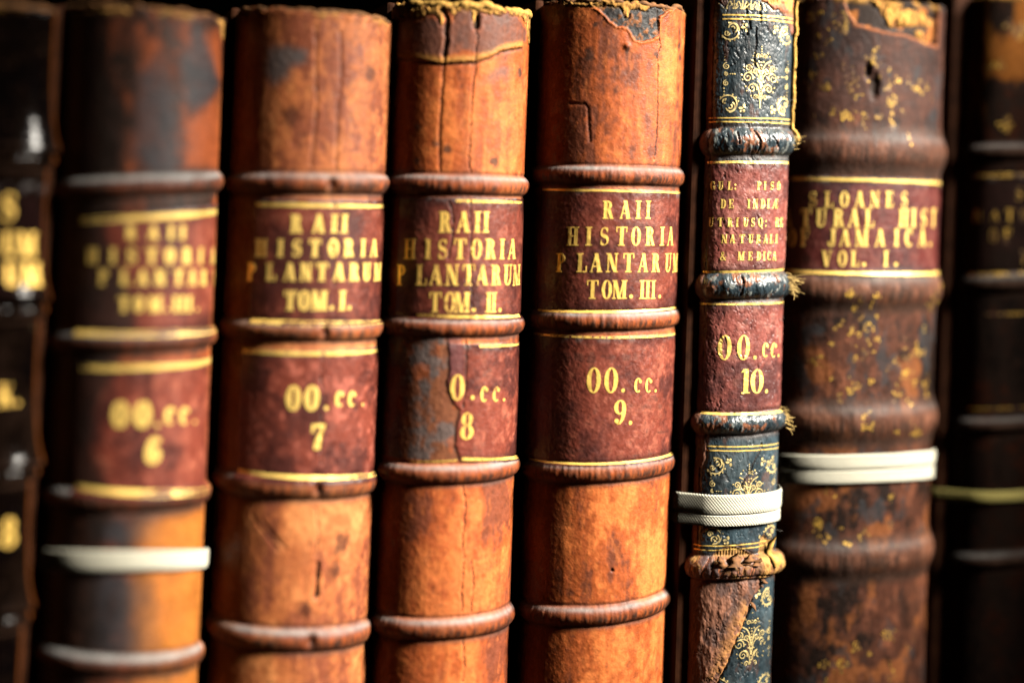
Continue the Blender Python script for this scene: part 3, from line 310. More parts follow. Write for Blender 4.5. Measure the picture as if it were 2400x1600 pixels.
GLYPH = {
 'I': (0.34, _stem(0.075)),
 'H': (0.66, _stem(0.075, 0.17) + _stem(0.415, 0.17) + _rect(0.24, 0.42, 0.48, 0.54)),
 'R': (0.62, _stem(0.075) + _ring(0.26, 0.745, 0.245, 0.255, 0.165, 0.055, -92, 92) + _diag(0.51, 0.0, 0.36, 0.52, 0.18) + _rect(0.47, 0.62, 0, 0.05)),
 'P': (0.54, _stem(0.075) + _ring(0.26, 0.735, 0.26, 0.265, 0.165, 0.055, -92, 92)),
 'A': (0.64, _diag(0.06, 0.0, 0.31, 1.0, 0.065) + _diag(0.50, 0.0, 0.31, 1.0, 0.20) + _rect(0.14, 0.42, 0.28, 0.335) + _rect(-0.01, 0.16, 0, 0.05) + _rect(0.36, 0.65, 0, 0.05)),
 'S': (0.47, _S() + _rect(0.36, 0.40, 0.70, 0.97) + _rect(0.05, 0.09, 0.03, 0.30)),
 'T': (0.60, _rect(0.205, 0.395, 0, 1) + _rect(0.12, 0.48, 0, 0.055) + _rect(0, 0.60, 0.945, 1) + _rect(0, 0.05, 0.72, 0.96) + _rect(0.55, 0.60, 0.72, 0.96)),
 'O': (0.56, _ring(0.28, 0.5, 0.28, 0.515, 0.175, 0.05)),
 '0': (0.62, _ring(0.31, 0.5, 0.31, 0.505, 0.20, 0.05, n=30)),
 'Q': (0.56, _ring(0.28, 0.5, 0.28, 0.515, 0.175, 0.05) + _path([(0.26, 0.16, 0.05), (0.36, 0.0, 0.13), (0.50, -0.16, 0.09), (0.60, -0.12, 0.04)])),
 'L': (0.54, _stem(0.075) + _rect(0.26, 0.54, 0, 0.06) + _rect(0.48, 0.54, 0, 0.32)),
 'N': (0.66, _thin(0.09) + _thin(0.51) + _diag(0.51, 0.0, 0.15, 1.0, 0.19)),
 'U': (0.60, _rect(0.075, 0.265, 0.26, 1) + _rect(0.0, 0.34, 0.945, 1) + _rect(0.46, 0.52, 0.26, 1) + _rect(0.38, 0.60, 0.945, 1) + _ring(0.2975, 0.28, 0.2225, 0.29, 0.13, 0.08, 180, 360)),
 'M': (0.82, _thin(0.075, 0.06, 0.075) + _diag(0.40, 0.0, 0.15, 1.0, 0.185) + _diag(0.40, 0.0, 0.60, 1.0, 0.06) + _stem(0.57, 0.18)),
 'E': (0.55, _stem(0.075) + _rect(0.26, 0.53, 0, 0.06) + _rect(0.26, 0.50, 0.94, 1) + _rect(0.47, 0.53, 0, 0.30) + _rect(0.45, 0.50, 0.72, 1) + _rect(0.26, 0.38, 0.48, 0.54) + _rect(0.36, 0.40, 0.40, 0.62)),
 'F': (0.53, _stem(0.075) + _rect(0.26, 0.52, 0.94, 1) + _rect(0.47, 0.52, 0.70, 1) + _rect(0.26, 0.38, 0.48, 0.54) + _rect(0.36, 0.40, 0.40, 0.62)),
 'D': (0.60, _stem(0.075) + _ring(0.25, 0.5, 0.34, 0.5, 0.18, 0.055, -91, 91)),
 'G': (0.60, _ring(0.28, 0.5, 0.28, 0.515, 0.175, 0.05, 42, 325) + _rect(0.38, 0.56, 0.05, 0.44) + _rect(0.32, 0.62, 0.41, 0.46) + _rect(0.46, 0.50, 0.66, 0.97)),
 'C': (0.54, _ring(0.28, 0.5, 0.28, 0.515, 0.175, 0.05, 42, 318) + _rect(0.46, 0.50, 0.66, 0.97)),
 'J': (0.42, _rect(0.19, 0.37, 0.2, 1) + _rect(0.10, 0.46, 0.945, 1) + _ring(0.185, 0.18, 0.185, 0.20, 0.12, 0.06, 180, 360) + _dot(0.06, 0.20, 0.075)),
 'V': (0.62, _diag(0.30, 0.0, 0.12, 1.0, 0.20) + _diag(0.31, 0.0, 0.52, 1.0, 0.06) + _rect(-0.02, 0.27, 0.945, 1) + _rect(0.42, 0.63, 0.945, 1)),
 'K': (0.64, _stem(0.075) + _diag(0.26, 0.42, 0.54, 1.0, 0.06) + _diag(0.52, 0.0, 0.34, 0.56, 0.19) + _rect(0.42, 0.66, 0, 0.05)),
 '&': (0.66, _path([(0.64, 0.50, 0.05), (0.55, 0.34, 0.05), (0.40, 0.10, 0.06), (0.22, 0.02, 0.08), (0.08, 0.10, 0.11), (0.06, 0.26, 0.12), (0.18, 0.44, 0.08), (0.32, 0.58, 0.06), (0.42, 0.74, 0.07), (0.36, 0.94, 0.06), (0.24, 0.97, 0.05), (0.15, 0.82, 0.09), (0.22, 0.62, 0.14), (0.38, 0.34, 0.17), (0.52, 0.10, 0.15), (0.66, 0.02, 0.06)])),
 'Æ': (0.90, _diag(0.06, 0.0, 0.42, 1.0, 0.06) + _rect(0.40, 0.58, 0, 1) + _rect(0.18, 0.42, 0.28, 0.335) + _rect(-0.01, 0.15, 0, 0.05) + _rect(0.56, 0.86, 0, 0.06) + _rect(0.56, 0.84, 0.94, 1) + _rect(0.80, 0.86, 0, 0.28) + _rect(0.79, 0.84, 0.74, 1) + _rect(0.57, 0.70, 0.48, 0.54) + _rect(0.68, 0.72, 0.40, 0.62)),
 'c': (0.58, _ring(0.29, 0.5, 0.29, 0.51, 0.20, 0.07, 48, 312) + _dot(0.47, 0.76, 0.12)),
 '1': (0.40, _rect(0.12, 0.32, 0, 1) + _rect(0.03, 0.41, 0, 0.05) + _diag(0.05, 0.86, 0.14, 1.0, 0.10)),
 '2': (0.52, _path([(0.08, 0.70, 0.16), (0.10, 0.90, 0.06), (0.25, 0.97, 0.05), (0.40, 0.86, 0.13), (0.42, 0.70, 0.17), (0.30, 0.42, 0.10), (0.12, 0.16, 0.06), (0.05, 0.06, 0.06)]) + _rect(0.05, 0.48, 0, 0.12) + _rect(0.45, 0.50, 0, 0.28)),
 '6': (0.54, _ring(0.27, 0.29, 0.25, 0.295, 0.165, 0.05) + _path([(0.10, 0.34, 0.17), (0.115, 0.55, 0.17), (0.17, 0.78, 0.13), (0.28, 0.95, 0.05), (0.38, 0.95, 0.05)]) + _dot(0.40, 0.83, 0.09)),
 '7': (0.52, _rect(0.04, 0.50, 0.86, 1.0) + _rect(0.02, 0.07, 0.66, 1.0) + _path([(0.47, 0.90, 0.06), (0.38, 0.66, 0.09), (0.28, 0.38, 0.17), (0.24, 0.14, 0.2), (0.24, 0.0, 0.2)])),
 '8': (0.54, _ring(0.27, 0.74, 0.215, 0.26, 0.15, 0.05) + _ring(0.27, 0.265, 0.26, 0.275, 0.175, 0.05)),
 '9': (0.54, _ring(0.27, 0.71, 0.25, 0.295, 0.165, 0.05) + _path([(0.44, 0.66, 0.17), (0.425, 0.45, 0.17), (0.37, 0.22, 0.13), (0.26, 0.05, 0.05), (0.16, 0.05, 0.05)]) + _dot(0.14, 0.17, 0.09)),
}

# ---------------------------------------------------------------- one book spine
class Spine:
    def __init__(s, W, b, n=2.04, N=801):
        t = np.linspace(-math.pi/2, math.pi/2, N)
        x = W/2*np.sign(np.sin(t))*np.abs(np.sin(t))**(2/n); y = b - b*np.abs(np.cos(t))**(2/n)
        ext = np.linspace(0.010, 0, 40, endpoint=False)
        x = np.concatenate([-W/2 + 0*ext, x, W/2 + 0*ext]); y = np.concatenate([b + ext, y, b + ext[::-1]])
        L = np.concatenate([[0], np.cumsum(np.hypot(np.diff(x), np.diff(y)))]); L -= L[-1]/2
        s.L, s.x, s.y = L, x, y; s.half = L[-1]; s.W, s.b = W, b
        tx, ty = np.gradient(x), np.gradient(y); k = np.hypot(tx, ty) + 1e-12
        nx, ny = ty/k, -tx/k
        ker = np.ones(15)/15
        nx = np.convolve(np.pad(nx, 7, 'edge'), ker, 'valid'); ny = np.convolve(np.pad(ny, 7, 'edge'), ker, 'valid')
        k = np.hypot(nx, ny); s.nx, s.ny = nx/k, ny/k
    def at(s, u, z, h):
        x = np.interp(u, s.L, s.x); y = np.interp(u, s.L, s.y); nx = np.interp(u, s.L, s.nx); ny = np.interp(u, s.L, s.ny)
        return np.stack(np.broadcast_arrays(x + nx*h, y + ny*h, z), -1)

class Surf:
    """the modelled skin of one spine: a fine height field over (u, z) with its pigment and its regions"""
    def __init__(s, k, step):
        D = DATA[k]; s.D = D; s.k = k; s.sp = Spine(D['W'], D['b'])
        h = s.sp.half; nu = int(2*h/step)
        s.u = np.linspace(-h, h, nu)
        zt = D['ztop']
        s.z = np.concatenate([np.linspace(0.001, 0.112, 100, endpoint=False), np.arange(0.112, zt, step), [zt]])
        s.U, s.Z = np.meshgrid(s.u, s.z)
        s.H = np.zeros_like(s.U); s.C = np.zeros(s.U.shape + (3,)); s.R = np.full(s.U.shape, 0.5)
        s.reg = np.zeros(s.U.shape, int); s.names = {0: 'spine'}; s.zshift = np.zeros_like(s.U)
        s.wu = s.U + 0.0009*(fbm(s.U*900, s.Z*900, 301 + k, 3) - 0.5); s.wz = s.Z + 0.0009*(fbm(s.U*900, s.Z*900, 331 + k, 3) - 0.5)
    def sample_h(s, u, z):
        fu = np.clip(np.interp(u, s.u, np.arange(len(s.u))), 0, len(s.u) - 1.001); fz = np.clip(np.interp(z, s.z, np.arange(len(s.z))), 0, len(s.z) - 1.001)
        i = fu.astype(int); j = fz.astype(int); a = fu - i; b = fz - j; H = s.H
        return (H[j, i]*(1 - a) + H[j, i + 1]*a)*(1 - b) + (H[j + 1, i]*(1 - a) + H[j + 1, i + 1]*a)*b
    def sample(s, arr, u, z):
        i = int(np.clip(np.interp(u, s.u, np.arange(len(s.u))), 0, len(s.u) - 1)); j = int(np.clip(np.interp(z, s.z, np.arange(len(s.z))), 0, len(s.z) - 1))
        return arr[j, i]
    def on(s, u, z, h=0.0):
        u = np.asarray(u, float); z = np.asarray(z, float); return s.sp.at(u, z, s.sample_h(u, z) + h)
    def poly(s, pts, soft=0.0006):
        lo, hi = np.array(pts).min(0) - 0.004, np.array(pts).max(0) + 0.004
        j = (s.z > lo[1]) & (s.z < hi[1]); out = np.full(s.U.shape, 0.01)
        if j.any(): out[j] = seg_dist(s.wu[j], s.wz[j], pts, True)
        return out                                                   # signed distance, negative inside
    def line(s, pts):
        lo, hi = np.array(pts).min(0) - 0.004, np.array(pts).max(0) + 0.004
        j = (s.z > lo[1]) & (s.z < hi[1]); out = np.full(s.U.shape, 0.01)
        if j.any(): out[j] = seg_dist(s.wu[j], s.wz[j], pts)
        return out
    def paint(s, m, col, rough=None):
        s.C = mix(s.C, col, m)
        if rough is not None: s.R = s.R*(1 - m) + rough*m
    def build(s, parent, mats):
        Hh = s.H; P = s.sp.at(s.U, s.Z + s.zshift, Hh)
        du = np.gradient(P, axis=1); dz = np.gradient(P, axis=0); n = np.cross(du, dz); n /= np.linalg.norm(n, axis=-1)[..., None] + 1e-12
        tone = np.concatenate([np.clip(s.C, 0.001, 0.95), np.clip(s.R, 0.15, 0.95)[..., None]], -1)
        nz, nu = s.U.shape
        idx = np.arange(nz*nu).reshape(nz, nu)
        fr = s.reg[:-1, :-1]; Q = np.stack([idx[:-1, :-1], idx[:-1, 1:], idx[1:, 1:], idx[1:, :-1]], -1)
        Pf = P.reshape(-1, 3); nf = n.reshape(-1, 3); tf = tone.reshape(-1, 4); made = {}
        for r, nm in s.names.items():
            q = Q[fr == r]
            if not len(q): continue
            ids, inv = np.unique(q.ravel(), return_inverse=True)
            made[r] = mesh_obj(nm, Pf[ids], inv.reshape(-1, 4), mats.get(nm, mats['spine']), parent, True, tf[ids], nf[ids])
        return made

def tilt_of(k, z):
    a, b = TILT[k]; return b + (a - b)*(z - 0.19)/0.11
TILT = {0: (0, 0), 1: (0.09, -0.02), 2: (0.04, -0.015), 3: (0.012, 0.02), 4: (0.015, 0.05), 5: (0.04, 0.03), 6: (0.012, 0.012), 7: (0.06, 0.09)}

def lettering(sf, items, mat, parent, lift=0.00011, bold=0.0):
    """the letters of one line, each a set of strokes laid on the curved label and standing a hair proud of it"""
    bag = Bag(); cnt = 0
    for (c, uc, zb, zt) in items:
        h = zt - zb
        if c in '.:':
            r = 0.00034 if h < 0.0042 else 0.00055 if h < 0.006 else 0.0007
            quads = _dot(0, r*1.2, r) + (_dot(0, h*0.62, r) if c == ':' else [])
            sc = 1.0; w = 0
        else:
            w, quads = GLYPH['0' if (c == 'O' and h > 0.0105) or c == '0' else c]; sc = h
        w *= sc
        tz = 0.03
        if bold and c not in '.:': quads = [[(x + s_, y) for (x, y) in q] for q in quads for s_ in (-bold, bold)]
        for q in quads:
            q = np.array(q)*sc
            nx = max(1, int(math.ceil(max(np.hypot(*(q[1] - q[0])), np.hypot(*(q[2] - q[3])))/0.0008))); ny = max(1, int(math.ceil(max(np.hypot(*(q[3] - q[0])), np.hypot(*(q[2] - q[1])))/0.0008)))
            a, b_ = np.meshgrid(np.linspace(0, 1, nx + 1), np.linspace(0, 1, ny + 1)); a = a[..., None]; b_ = b_[..., None]
            g = (q[0]*(1 - a) + q[1]*a)*(1 - b_) + (q[3]*(1 - a) + q[2]*a)*b_
            u = uc - w/2 + g[..., 0]; z = zb + g[..., 1] + (g[..., 0] - w/2)*tz
            off = lift + 0.000003*(cnt % 9); cnt += 1
            top = sf.on(u.ravel(), z.ravel(), off); idx = np.arange((nx + 1)*(ny + 1)).reshape(ny + 1, nx + 1)
            rim = np.concatenate([idx[0, :-1], idx[:-1, -1], idx[-1, :0:-1], idx[:0:-1, 0]])
            bot = sf.on(u.ravel()[rim], z.ravel()[rim], -0.0001)
            F = np.stack([idx[:-1, :-1], idx[:-1, 1:], idx[1:, 1:], idx[1:, :-1]], -1).reshape(-1, 4)
            nr = len(rim); o = len(top); S = [(rim[(i + 1) % nr], rim[i], o + i, o + (i + 1) % nr) for i in range(nr)]
            bag.add(np.concatenate([top, bot]), np.concatenate([F, np.array(S)]))
    return bag.build('lettering', mat, parent)
def strip(sf, bag, pts, w, lift, keep=None):
    """a thin gilt line through (u, z) points with a width"""
    P = np.array(pts, float); w = np.broadcast_to(w, (len(P),))
    d = np.gradient(P, axis=0); d /= np.linalg.norm(d, axis=1)[:, None] + 1e-12; nn = np.stack([-d[:, 1], d[:, 0]], 1)
    A = P + nn*w[:, None]/2; B = P - nn*w[:, None]/2
    ta, tb = sf.on(A[:, 0], A[:, 1], lift), sf.on(B[:, 0], B[:, 1], lift); V = np.concatenate([ta, tb]); n = len(P)
    F = [(n + i, n + i + 1, i + 1, i) for i in range(n - 1) if keep is None or (keep(*P[i]) and keep(*P[i + 1]))]
    if F: bag.add(V, F)
def gilt_dot(sf, bag, u, z, r, lift, keep=None, sq=1.0):
    if keep is not None and not keep(u, z): return
    t = np.linspace(0, 2*math.pi, 9)[:-1]
    U = u + r*np.cos(t); Zz = z + r*sq*np.sin(t); V = np.concatenate([sf.on(U, Zz, lift), sf.on([u], [z], lift + 0.00004)])
    F = [(i, (i + 1) % 8, 8, 8) for i in range(8)]
    F = [(i, i + 1, (i + 2) % 8, 8) for i in range(0, 8, 2)]
    bag.add(V, F)
def spiral(cx, cz, r, turns, a0, sgn=1, n=34, rmin=0.12, flip=1):
    t = np.linspace(0, 1, n); rad = r*(1 - (1 - rmin)*t); a = math.radians(a0) + sgn*t*turns*2*math.pi
    return np.stack([cx + flip*rad*np.cos(a), cz + rad*np.sin(a)], 1)
def rules(sf, mats, parents, k, keep=None):
    out = {}
    for i, (part, u0, z0, u1, z1, th) in enumerate(sf.D['rules']):
        lab = sf.D['labels'].get(part)
        if lab and k in (0, 1, 2, 4, 7):
            nu = max(-sf.sp.half + 0.012, lab[0] + 0.001); z0 = z1 + (z0 - z1)*(nu - u1)/(u0 - u1); u0 = nu
        u1 = min(sf.sp.half - 0.012, u1 + 0.006) if k not in (3,) else u1 + 0.001
        n = 60; U = np.linspace(u0, u1, n); Z = np.linspace(z0, z1, n)
        w = th*0.8*(0.85 + 0.5*(fbm(U*700, U*0 + i*3.1 + k, 51, 3) - 0.3)); Z = Z + 0.00015*(fbm(U*300, U*0 + i*7.7, 52, 2) - 0.5)
        bag = Bag()
        strip(sf, bag, np.stack([U, Z], 1), w, 0.00006)
        bag.build('gold_rule', mats, parents.get(part) or parents['spine'], True)

def frayed_bunch(bag, base, out_dir, n, length, rad, rnd, spread=0.7, droop=0.4):
    """curled thread ends springing from one place"""
    for i in range(n):
        d = np.array(out_dir, float) + np.array([rnd.uniform(-spread, spread) for _ in range(3)]); d /= np.linalg.norm(d)
        l = length*rnd.uniform(0.4, 1.15); p = np.array(base) + np.array([rnd.uniform(-1, 1)*0.0006, rnd.uniform(-1, 1)*0.0006, rnd.uniform(-1, 1)*0.0016])
        pts = [p.copy()]; bend = np.array([rnd.uniform(-1, 1), rnd.uniform(-1, 1), rnd.uniform(-1, 0.4)])*droop
        for j in range(6):
            d = d + bend*0.22; d /= np.linalg.norm(d); p = p + d*l/6; pts.append(p.copy())
        bag.add(*tube(pts, rad*np.linspace(1.1, 0.5, 7), 5))
def lint_hairs(root, sf, spots, rnd, length=0.004, rad=0.00003, per=4):
    for (u, z) in spots:                                            # each tuft is a part of its own
        bag = Bag()
        for i in range(per):
            base = sf.on([u], [z + rnd.uniform(-0.002, 0.002)], 0.0)[0]
            frayed_bunch(bag, base, (0.8, -0.5, 0.2), 1, length, rad, rnd, 0.9, 1.2)
        bag.build('loose_fibre', MAT['lint'], root, True)
# ---------------------------------------------------------------- pigments (surface colours; the darkest also paints in shade)
TAN = np.array([0.59, 0.160, 0.036]); MID = np.array([0.37, 0.080, 0.017]); BROWN = np.array([0.105, 0.028, 0.012]); DARK = np.array([0.040, 0.021, 0.014])
GREY = np.array([0.085, 0.078, 0.076]); DUST = np.array([0.25, 0.25, 0.24]); CRIM = np.array([0.145, 0.031, 0.018]); CRIMD = np.array([0.045, 0.012, 0.010]); CRIML = np.array([0.32, 0.090, 0.050])
SUEDE = np.array([0.66, 0.335, 0.075]); INK = np.array([0.015, 0.025, 0.031])

def leather_base(sf, seed, dark, mid, light, amount=0.5, streak=0.5, blotch=0.35):
    U, Z = sf.U, sf.Z
    a = fbm(U*60, Z*38, seed, 5, 0.55); st = fbm(U*420, Z*26, seed + 20, 4, 0.55); f = fbm(U*330, Z*300, seed + 40, 4, 0.6)
    big = fbm(U*45 + 3, Z*22, seed + 60, 4, 0.6); sp = fbm(U*700, Z*520, seed + 80, 3, 0.6)
    t = 0.5 + (a - 0.5)*2.1 + streak*(st - 0.5)*0.55 + (f - 0.5)*0.75
    sf.C = mix(np.broadcast_to(mid, sf.C.shape), light, sstep(0.5, 0.95, t + (amount - 0.5)))
    sf.C = mix(sf.C, dark, sstep(0.44, 0.06, t + (amount - 0.5)))
    sf.C = mix(sf.C, dark*0.8, sstep(0.56, 0.70, big*0.75 + f*0.25)*blotch*1.6)
    sf.C = mix(sf.C, DARK, sstep(0.70, 0.80, sp)*0.35)
    sf.C = mix(sf.C, light*1.12, sstep(0.62, 0.75, fbm(U*520, Z*170, seed + 90, 3, 0.6))*0.3)
    sf.R = 0.58 + 0.30*(f - 0.5) + 0.2*(a - 0.5)
    sf.H += 0.00050*(fbm(U*70, Z*40, seed + 100, 3) - 0.5) + 0.00014*(st - 0.5) + 0.00016*(fbm(U*1000, Z*800, seed + 120, 3, 0.6) - 0.5)
    sf.t = t; sf.f = f; sf.st = st

def add_bands(sf, k, amp, hump=False, col=None, name='raised_band', wob=1.0, dust=0.75):
    U, Z = sf.U, sf.Z; D = sf.D
    for i, (zb, hb) in enumerate(D['bands']):
        hb = hb*(1.0 if hump else 0.92); zc = zb + tilt_of(k, zb)*U + 0.0003*wob*(fbm(U*120, Z*0 + i*5 + k, 400, 3) - 0.5)
        t = (Z - zc)/hb; at = np.abs(t)
        edge = sstep(sf.sp.half - 0.001, sf.sp.half - 0.012, np.abs(U))
        lump = 1 + 0.20*wob*(fbm(U*220, Z*60 + i, 410 + k, 4) - 0.5) + 0.10*wob*(fbm(U*900, Z*300 + i, 412 + k, 3) - 0.5)
        if hump: pr = np.exp(-(at*1.05)**2.6)
        else: pr = np.clip(1 - (at/1.08)**2.0, 0, 1)**0.85
        sf.H = sf.H*(1 - 0.3*pr) + amp*pr*edge*lump
        sf.H -= 0.00018*np.exp(-((at - 1.22)/0.16)**2)*edge*(0 if hump else 1)
        rb = fbm(U*760, Z*55 + i*3, 420 + k, 4, 0.65); wr = fbm(U*1000, Z*75, 424 + k, 4, 0.65)
        # worn: fibres rubbed bare along the crest, shade painted along the lower edge, dust lying on the upper edge
        sf.paint(np.clip(pr, 0, 1)*0.75, col if col is not None else BROWN*0.95)
        sf.paint(np.exp(-((t + 0.10)/0.42)**2)*sstep(0.40, 0.62, rb)*0.8, (MID*0.95 if col is None else col*2.0))
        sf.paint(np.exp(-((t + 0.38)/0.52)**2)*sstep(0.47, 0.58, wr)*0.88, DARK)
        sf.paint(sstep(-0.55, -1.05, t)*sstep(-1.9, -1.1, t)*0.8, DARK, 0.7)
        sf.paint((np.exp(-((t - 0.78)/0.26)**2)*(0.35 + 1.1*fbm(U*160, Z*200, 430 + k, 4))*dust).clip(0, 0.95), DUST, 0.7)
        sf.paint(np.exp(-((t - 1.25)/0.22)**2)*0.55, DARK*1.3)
        sf.H += np.clip(pr, 0, 1)*0.00045*(wr - 0.5)*(0.4 if hump else 1)
        r = 10 + i; sf.reg[(at < 1.12) & (np.abs(U) < sf.sp.half - 0.004)] = r; sf.names[r] = name
    sf.reg_bands = sf.reg >= 10

def add_label(sf, k, part, seed, base=CRIM, dark=CRIMD, light=CRIML, thick=0.00022, keep=None, scuff=0.5):
    U, Z = sf.U, sf.Z
    u0, u1, zb0, zb1, zt0, zt1 = sf.D['labels'][part]
    lim = sf.sp.half - 0.0125; s = np.clip((U - u0)/(u1 - u0), -0.5, 1.5)
    zb = zb0 + (zb1 - zb0)*s; zt = zt0 + (zt1 - zt0)*s
    u0 = max(u0, -lim); u1 = min(max(u1 + 0.006, u1), lim) if k not in (5,) else u1
    nz_ = 0.0004*(fbm(U*700, Z*700, seed + 7, 3) - 0.5)
    d = np.minimum(np.minimum(U - u0, u1 - U), np.minimum(Z - zb, zt - Z)) + nz_
    if keep is not None: d = np.minimum(d, keep)
    m = sstep(-0.0001, 0.00025, d)
    a = fbm(U*90, Z*70, seed, 5, 0.6); f = fbm(U*420, Z*330, seed + 3, 4, 0.6); st = fbm(U*60, Z*300, seed + 5, 4, 0.6)
    c = mix(np.broadcast_to(base, sf.C.shape), dark, sstep(0.56, 0.32, a*0.7 + f*0.3)*0.85)
    c = mix(c, light, sstep(0.52, 0.72, a*0.35 + f*0.65)*scuff)
    c = mix(c, dark*0.8, (sstep(0.0050, 0.0002, np.minimum(Z - zb, zt - Z))*(0.30 + 0.8*st)).clip(0, 0.9))
    c = mix(c, dark*0.55, sstep(0.58, 0.72, st*0.5 + f*0.5)*0.6)
    c = mix(c, GREY*1.9, sstep(0.0035, 0.0006, zt - Z)*sstep(0.45, 0.62, f)*0.45)
    sf.C = sf.C*(1 - m[..., None]) + c*m[..., None]; sf.R = sf.R*(1 - m) + m*(0.46 + 0.3*(f - 0.5))
    sf.H += m*thick + m*0.00010*(fbm(U*1500, Z*1100, seed + 9, 2, 0.6) - 0.5)
    r = 100 + len(sf.names); sf.names[r] = part; sf.reg[(d > 0) & (sf.reg == 0)] = r

def cracks(sf, name='crack', width=0.00019, depth=0.0005, col=DARK*0.6):
    for i, l in enumerate(sf.D['lines'].get(name, [])):
        d = sf.line(l); w = width*(0.55 + 0.9*fbm(sf.U*350, sf.Z*220, 500 + i, 3))
        m = np.exp(-(d/w)**2); sf.H -= depth*m; sf.H += depth*0.08*np.exp(-((d - 2.4*w)/w)**2); sf.paint(np.clip(m*1.25, 0, 1), col, 0.75)
        sf.C = sf.C*(1 + 0.35*np.exp(-((d - 2.6*w)/(1.3*w))**2))[..., None]
def creases(sf, name='crease'):
    for l in sf.D['lines'].get(name, []):
        d = sf.line(l); m = np.exp(-(d/0.0005)**2); sf.H -= 0.00035*m; sf.paint(m*0.45, BROWN*0.7)
def spots(sf, name='spot', col=DARK):
    for (u, z, r) in sf.D['pts'].get(name, []):
        d = np.hypot(sf.wu - u, (sf.wz - z)*0.85); m = sstep(r*1.1, r*0.35, d + r*0.9*(fbm(sf.U*900, sf.Z*900, 77, 3) - 0.5)); sf.paint(m*0.85, col)
def stains(sf, name, col, soft=0.0018, amt=0.8, brk=True):
    for i, p in enumerate(sf.D['polys'].get(name, [])):
        d = sf.poly(p); n = fbm(sf.U*260, sf.Z*170, 610 + i, 4, 0.6)
        m = sstep(soft, -soft, d + 0.0012*(fbm(sf.U*250, sf.Z*250, 620 + i, 3) - 0.5)*2)
        sf.paint(m*amt*((0.55 + 0.9*n).clip(0, 1) if brk else 1), col)
def frays(sf, amp=0.0004):
    """bare, fluffed fibre where the grain layer has torn away"""
    for i, p in enumerate(sf.D['polys'].get('frayed', [])):
        d = sf.poly(p) + 0.0011*(fbm(sf.U*1100, sf.Z*260, 640 + i, 4) - 0.5)
        m = sstep(0.0002, -0.0003, d); n = fbm(sf.U*900, sf.Z*300, 650 + i, 4, 0.6)
        sf.C = sf.C*(1 - m[..., None]) + m[..., None]*mix(np.broadcast_to(SUEDE, sf.C.shape), BROWN*0.8, sstep(0.56, 0.36, n)*0.85)
        sf.R = sf.R*(1 - m) + 0.85*m; sf.H += m*amp*(n - 0.35)*1.6 - 0.0005*np.exp(-((d - 0.0003)/0.0003)**2)
def top_edge(sf, amp=0.0016, seed=0):
    zt = sf.D['ztop']; w = sstep(zt - 0.006, zt, sf.Z)
    sf.zshift = w*amp*((fbm(sf.U*330, sf.U*0 + seed, 660, 4, 0.65) - 0.5)*2 - 0.35)
    n = fbm(sf.U*700, sf.Z*260, 665 + seed, 4, 0.6); m = sstep(zt - 0.0035, zt - 0.0006, sf.Z + 0.003*(n - 0.5))
    sf.paint(m*0.8*sstep(0.42, 0.62, fbm(sf.U*140, sf.Z*60, 668 + seed, 3)), SUEDE*0.55, 0.85); sf.H += 0.0007*m*(n - 0.3); sf.H -= 0.0010*sstep(zt - 0.0012, zt, sf.Z)
def shoulder_tone(sf, amt=0.5, col=TAN*1.05):  # paler tan along the right shoulder only
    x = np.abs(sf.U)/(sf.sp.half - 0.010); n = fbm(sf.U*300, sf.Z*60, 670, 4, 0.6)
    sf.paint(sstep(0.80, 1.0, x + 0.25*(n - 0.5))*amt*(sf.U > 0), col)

def base_book(k, label, grp='old leather bound books standing in a row'):
    D = DATA[k]
    root = empty('antique_book', label, 'book', (D['x'], D['y'], 0.0), grp)
    root.rotation_euler = (0, D['lean'], 0)
    return root
def block(root, k, extra_l=0.0018, extra_r=0.0018, depth=0.235, mat=None, start=0.0035):
    D = DATA[k]; W, b, zt = D['W'], D['b'], D['ztop']; mat = mat or MAT['board']
    box_obj('cover_board', (-W/2 - extra_l, -W/2 + 0.0016, b + start, depth, 0.0, zt + 0.0015), mat, root, 0.0012)
    box_obj('cover_board', (W/2 - 0.0016, W/2 + extra_r, b + start, depth, 0.0, zt + 0.0015), mat, root, 0.0012)
    box_obj('page_block', (-W/2 + 0.0022, W/2 - 0.0022, b + 0.001, depth - 0.006, 0.004, zt - 0.006), MAT['paper'], root, 0.0)
def head_cap(sf, root, seed, rad=0.0008, col='head', sink=0.0008):
    h = sf.sp.half - 0.011; u = np.linspace(-h, h, 140)
    n1 = fbm(u*260, u*0 + seed, 700, 4, 0.6) - 0.5; n2 = fbm(u*330, u*0 + seed, 710, 5, 0.7) - 0.5
    pts = sf.sp.at(u, sf.D['ztop'] - sink + 0.0022*n1, -0.0010 + 0.0012*n2)
    V, F = tube(pts, rad*(1 + 1.1*n2 + 0.5*n1), 8)
    mesh_obj('head_cap', V, F, MAT[col], root, True)
def letters(sf, made_by_part, k, gold):
    for (part, items) in sf.D['text']:
        lettering(sf, items, gold, made_by_part.get(part) or made_by_part['spine'], bold={1: 0.05, 2: 0.03, 5: 0.004 if part == 'title_label' else 0.0}.get(k, 0.0))
def finish(sf, root, mats, gold, k, keep=None):
    made = sf.build(root, mats)
    by = {}
    for r, o in made.items(): by.setdefault(sf.names[r], o)
    letters(sf, by, k, gold); rules(sf, gold, by, k, keep)
    return by

CALF = dict(spine=MAT['calf'], raised_band=MAT['calf'], title_label=MAT['label'], shelfmark_label=MAT['label'])
FINE, MEDI, COARSE = 0.00034, 0.00045, 0.0007

